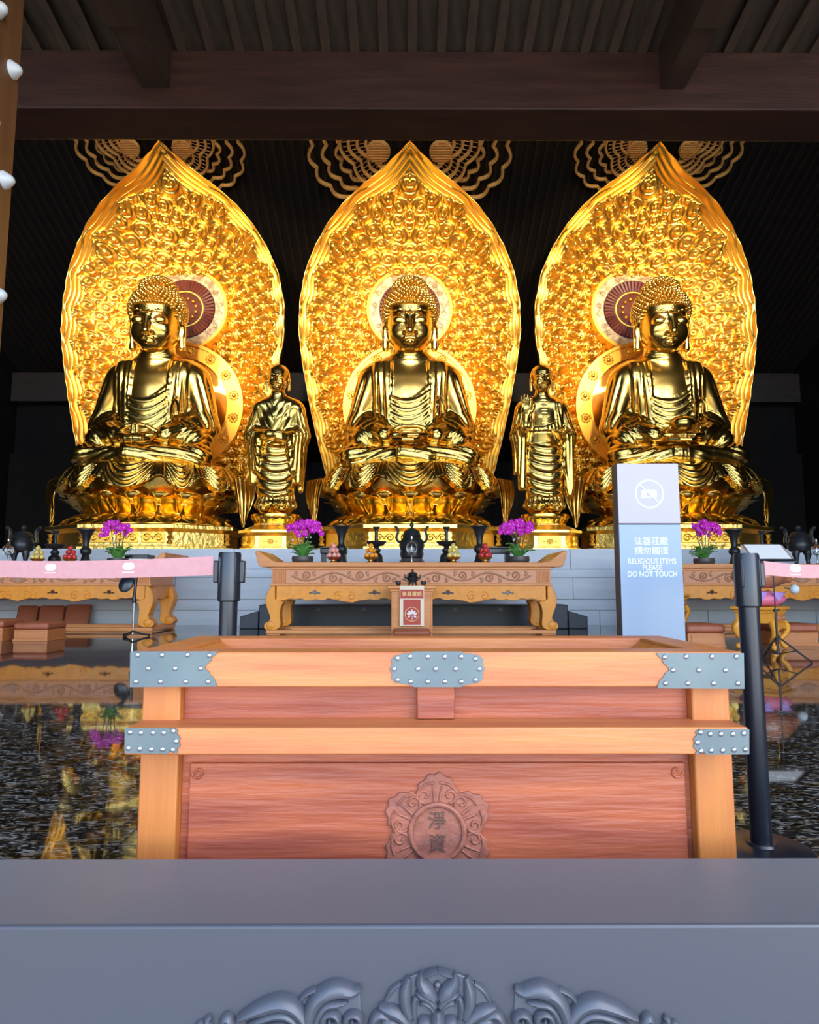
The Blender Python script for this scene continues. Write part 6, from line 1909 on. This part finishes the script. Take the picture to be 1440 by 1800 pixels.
def cushion(name, label, loc, w, d, h, m1, m2):
    t = thing(name, label, 'cushion', loc)
    nu = 40
    P = np.zeros((nu, 17, 3))
    for i in range(nu):
        a = 2 * PI * i / nu
        c, s = math.cos(a), math.sin(a)
        q = (abs(c) ** 3.5 + abs(s) ** 3.5) ** (-1 / 3.5)
        for j in range(17):
            ph = -PI / 2 + PI * j / 16
            r = math.cos(ph) ** .6 if math.cos(ph) > 1e-6 else 0
            P[i, j] = (w / 2 * q * c * r, d / 2 * q * s * r, h / 2 + h / 2 * math.sin(ph) * (1 - .25 * r ** 8))
    me = grid_mesh('cushion_body', P, True); me.materials.append(m1)
    o = obj('cushion_body', me, None, t)
    tr = MB()
    for s in (-1, 1): tr.prism([(s * .02 - .10, h * .93), (s * .02 + .10, h * .93), (0 + s * .0, h * .35)][::s], (s * w * .18, -d / 2 * 1.0 - .004, 0), (1, 0, 0), (0, .0, 1), (0, -1, 0), .006)
    obj('contrast_patch', tr, m2, t, smooth=0)
    return t
cushion('fish_cushion', 'pink silk cushion with violet patch under the wooden fish', (xst, yst + .38, hst), .62, .56, .22, M['pink_cushion'], M['violet_cushion'])
cushion('bell_cushion', 'violet silk cushion on the stool beside the notice stand', (xst2, yst2 + .4, hst2), .46, .46, .14, M['violet_cushion'], M['pink_cushion'])
# wooden fish: hollow body with a long slit and carved head end
wf = thing('wooden_fish', 'large red-brown wooden fish drum with a slit on the pink cushion', 'wooden fish', (xst + .03, yst + .38, hst + .228))
f = Field((-.5, -.45, -.1), (.65, .45, .58), .016)
f.ell((-.04, 0, .22), (.40, .34, .22), .05)
f.cone((.18, 0, .25), (.44, 0, .17), .17, .06, .10)
f.cone((.0, 0, .36), (.36, 0, .26), .07, .05, .08)
for s in (-1, 1):
    f.chain([(-.32, s * .32, .20), (0, s * .40, .22), (.26, s * .26, .19)], .022, .02, 's')
f.ell((0, 0, -.03), (.40, .34, .06), .03, 's')
V, Q = f.mesh()
me = np_mesh('drum_body', relax(V, Q, 1, .4), Q); me.materials.append(M['fish_wood'])
obj('drum_body', me, None, wf); wf.scale = (.92, .78, .95)
obj('slit', MB().tube(smooth_path([(-.30, -.215, .21), (0, -.325, .225), (.24, -.215, .195)], 6), .013, 6), M['black'], wf)
obj('carved_ridge', MB().tube(smooth_path([(-.2, -.10, .415), (.05, -.11, .42), (.25, -.10, .33), (.40, -.05, .22)], 6), .014, 6), M['fish_wood'], wf)
ml = thing('padded_mallet', 'mallet with a white ball head resting on the pink cushion', 'mallet', (xst + .27, yst - .05, hst + .245))
obj('ball_head', MB().sphere((0, 0, .0), .065, 16, 10), M['white'], ml)
obj('stick', MB().tube([(.0, .06, .0), (.12, .45, .02)], .014, 8), M['fish_wood'], ml)

# music stand
ymu = yat(1163, 0)
xmu = xat(1368, ymu, 1150)
mu = thing('music_stand', 'thin folding music stand with tilted brown desk before the wooden fish', 'music stand', (xmu, ymu, 0))
ztop_ = zat(985, ymu)
obj('pole', MB().tube([(0, 0, .08), (0, 0, .62)], .013, 8), M['iron'], mu)
obj('upper_pole', MB().tube([(0, 0, .60), (-.004, 0, ztop_ + .05)], .008, 8), M['iron'], mu)
obj('clamp_screw', MB().lathe([(0, .585), (.022, .585), (.024, .625), (0, .625)], 10).tube([(0, 0, .605), (.05, 0, .615)], .007, 6), M['iron'], mu)
for k, a in enumerate((-.5, PI + .35, PI / 2)):
    lg_ = obj('leg', MB().tube([(0, 0, .30), (.34 * math.cos(a), .34 * math.sin(a), .012)], .010, 6), M['iron'], mu)
    obj('brace', MB().tube([(0, 0, .085), (.20 * math.cos(a), .20 * math.sin(a), .135)], .007, 6), M['iron'], lg_)
    obj('rubber_foot', MB().sphere((.34 * math.cos(a), .34 * math.sin(a), .014), .016, 8, 6), M['iron'], lg_)
zd0, zd1 = zat(986, ymu), zat(958, ymu)
dx0, dx1 = xat(1312, ymu, 970) - xmu, xat(1384, ymu, 970) - xmu
dm = .5 * (dx0 + dx1)
R45 = Matrix.Rotation(math.radians(52), 3, 'X')
desk = obj('desk', MB().box((0, 0, 0), (dx1 - dx0, .34, .008)), M['desk_brown'], mu, (dm - .0, -.02, (zd0 + zd1) / 2), rot=(math.radians(38), 0, 0))
for s in (-.5, .5): obj('desk_edge', MB().box((s * (dx1 - dx0), 0, -.006), (.012, .35, .012)), M['paper'], desk)
obj('desk_bar', MB().box((0, 0, -.012), (.018, .34, .014)), M['iron'], desk)
obj('desk_bar', MB().box((0, -.02, -.012), (dx1 - dx0, .012, .012)), M['iron'], desk)
for s in (-1, 1): obj('strut', MB().tube([(0, 0, -.012), (s * .16, .15, -.012)], .005, 6), M['iron'], desk)
obj('desk_lip', MB().box((0, -.17, .015), (dx1 - dx0, .012, .03)), M['iron'], desk)
sheet = tag(obj('music_sheet', MB().box((0, 0, .006), ((dx1 - dx0) * .9, .33, .002)), M['paper'], None, (xmu + dm, ymu - .02, (zd0 + zd1) / 2 + .004), rot=(math.radians(38), 0, 0)), 'white sheet of paper lying on the music stand desk', 'paper')
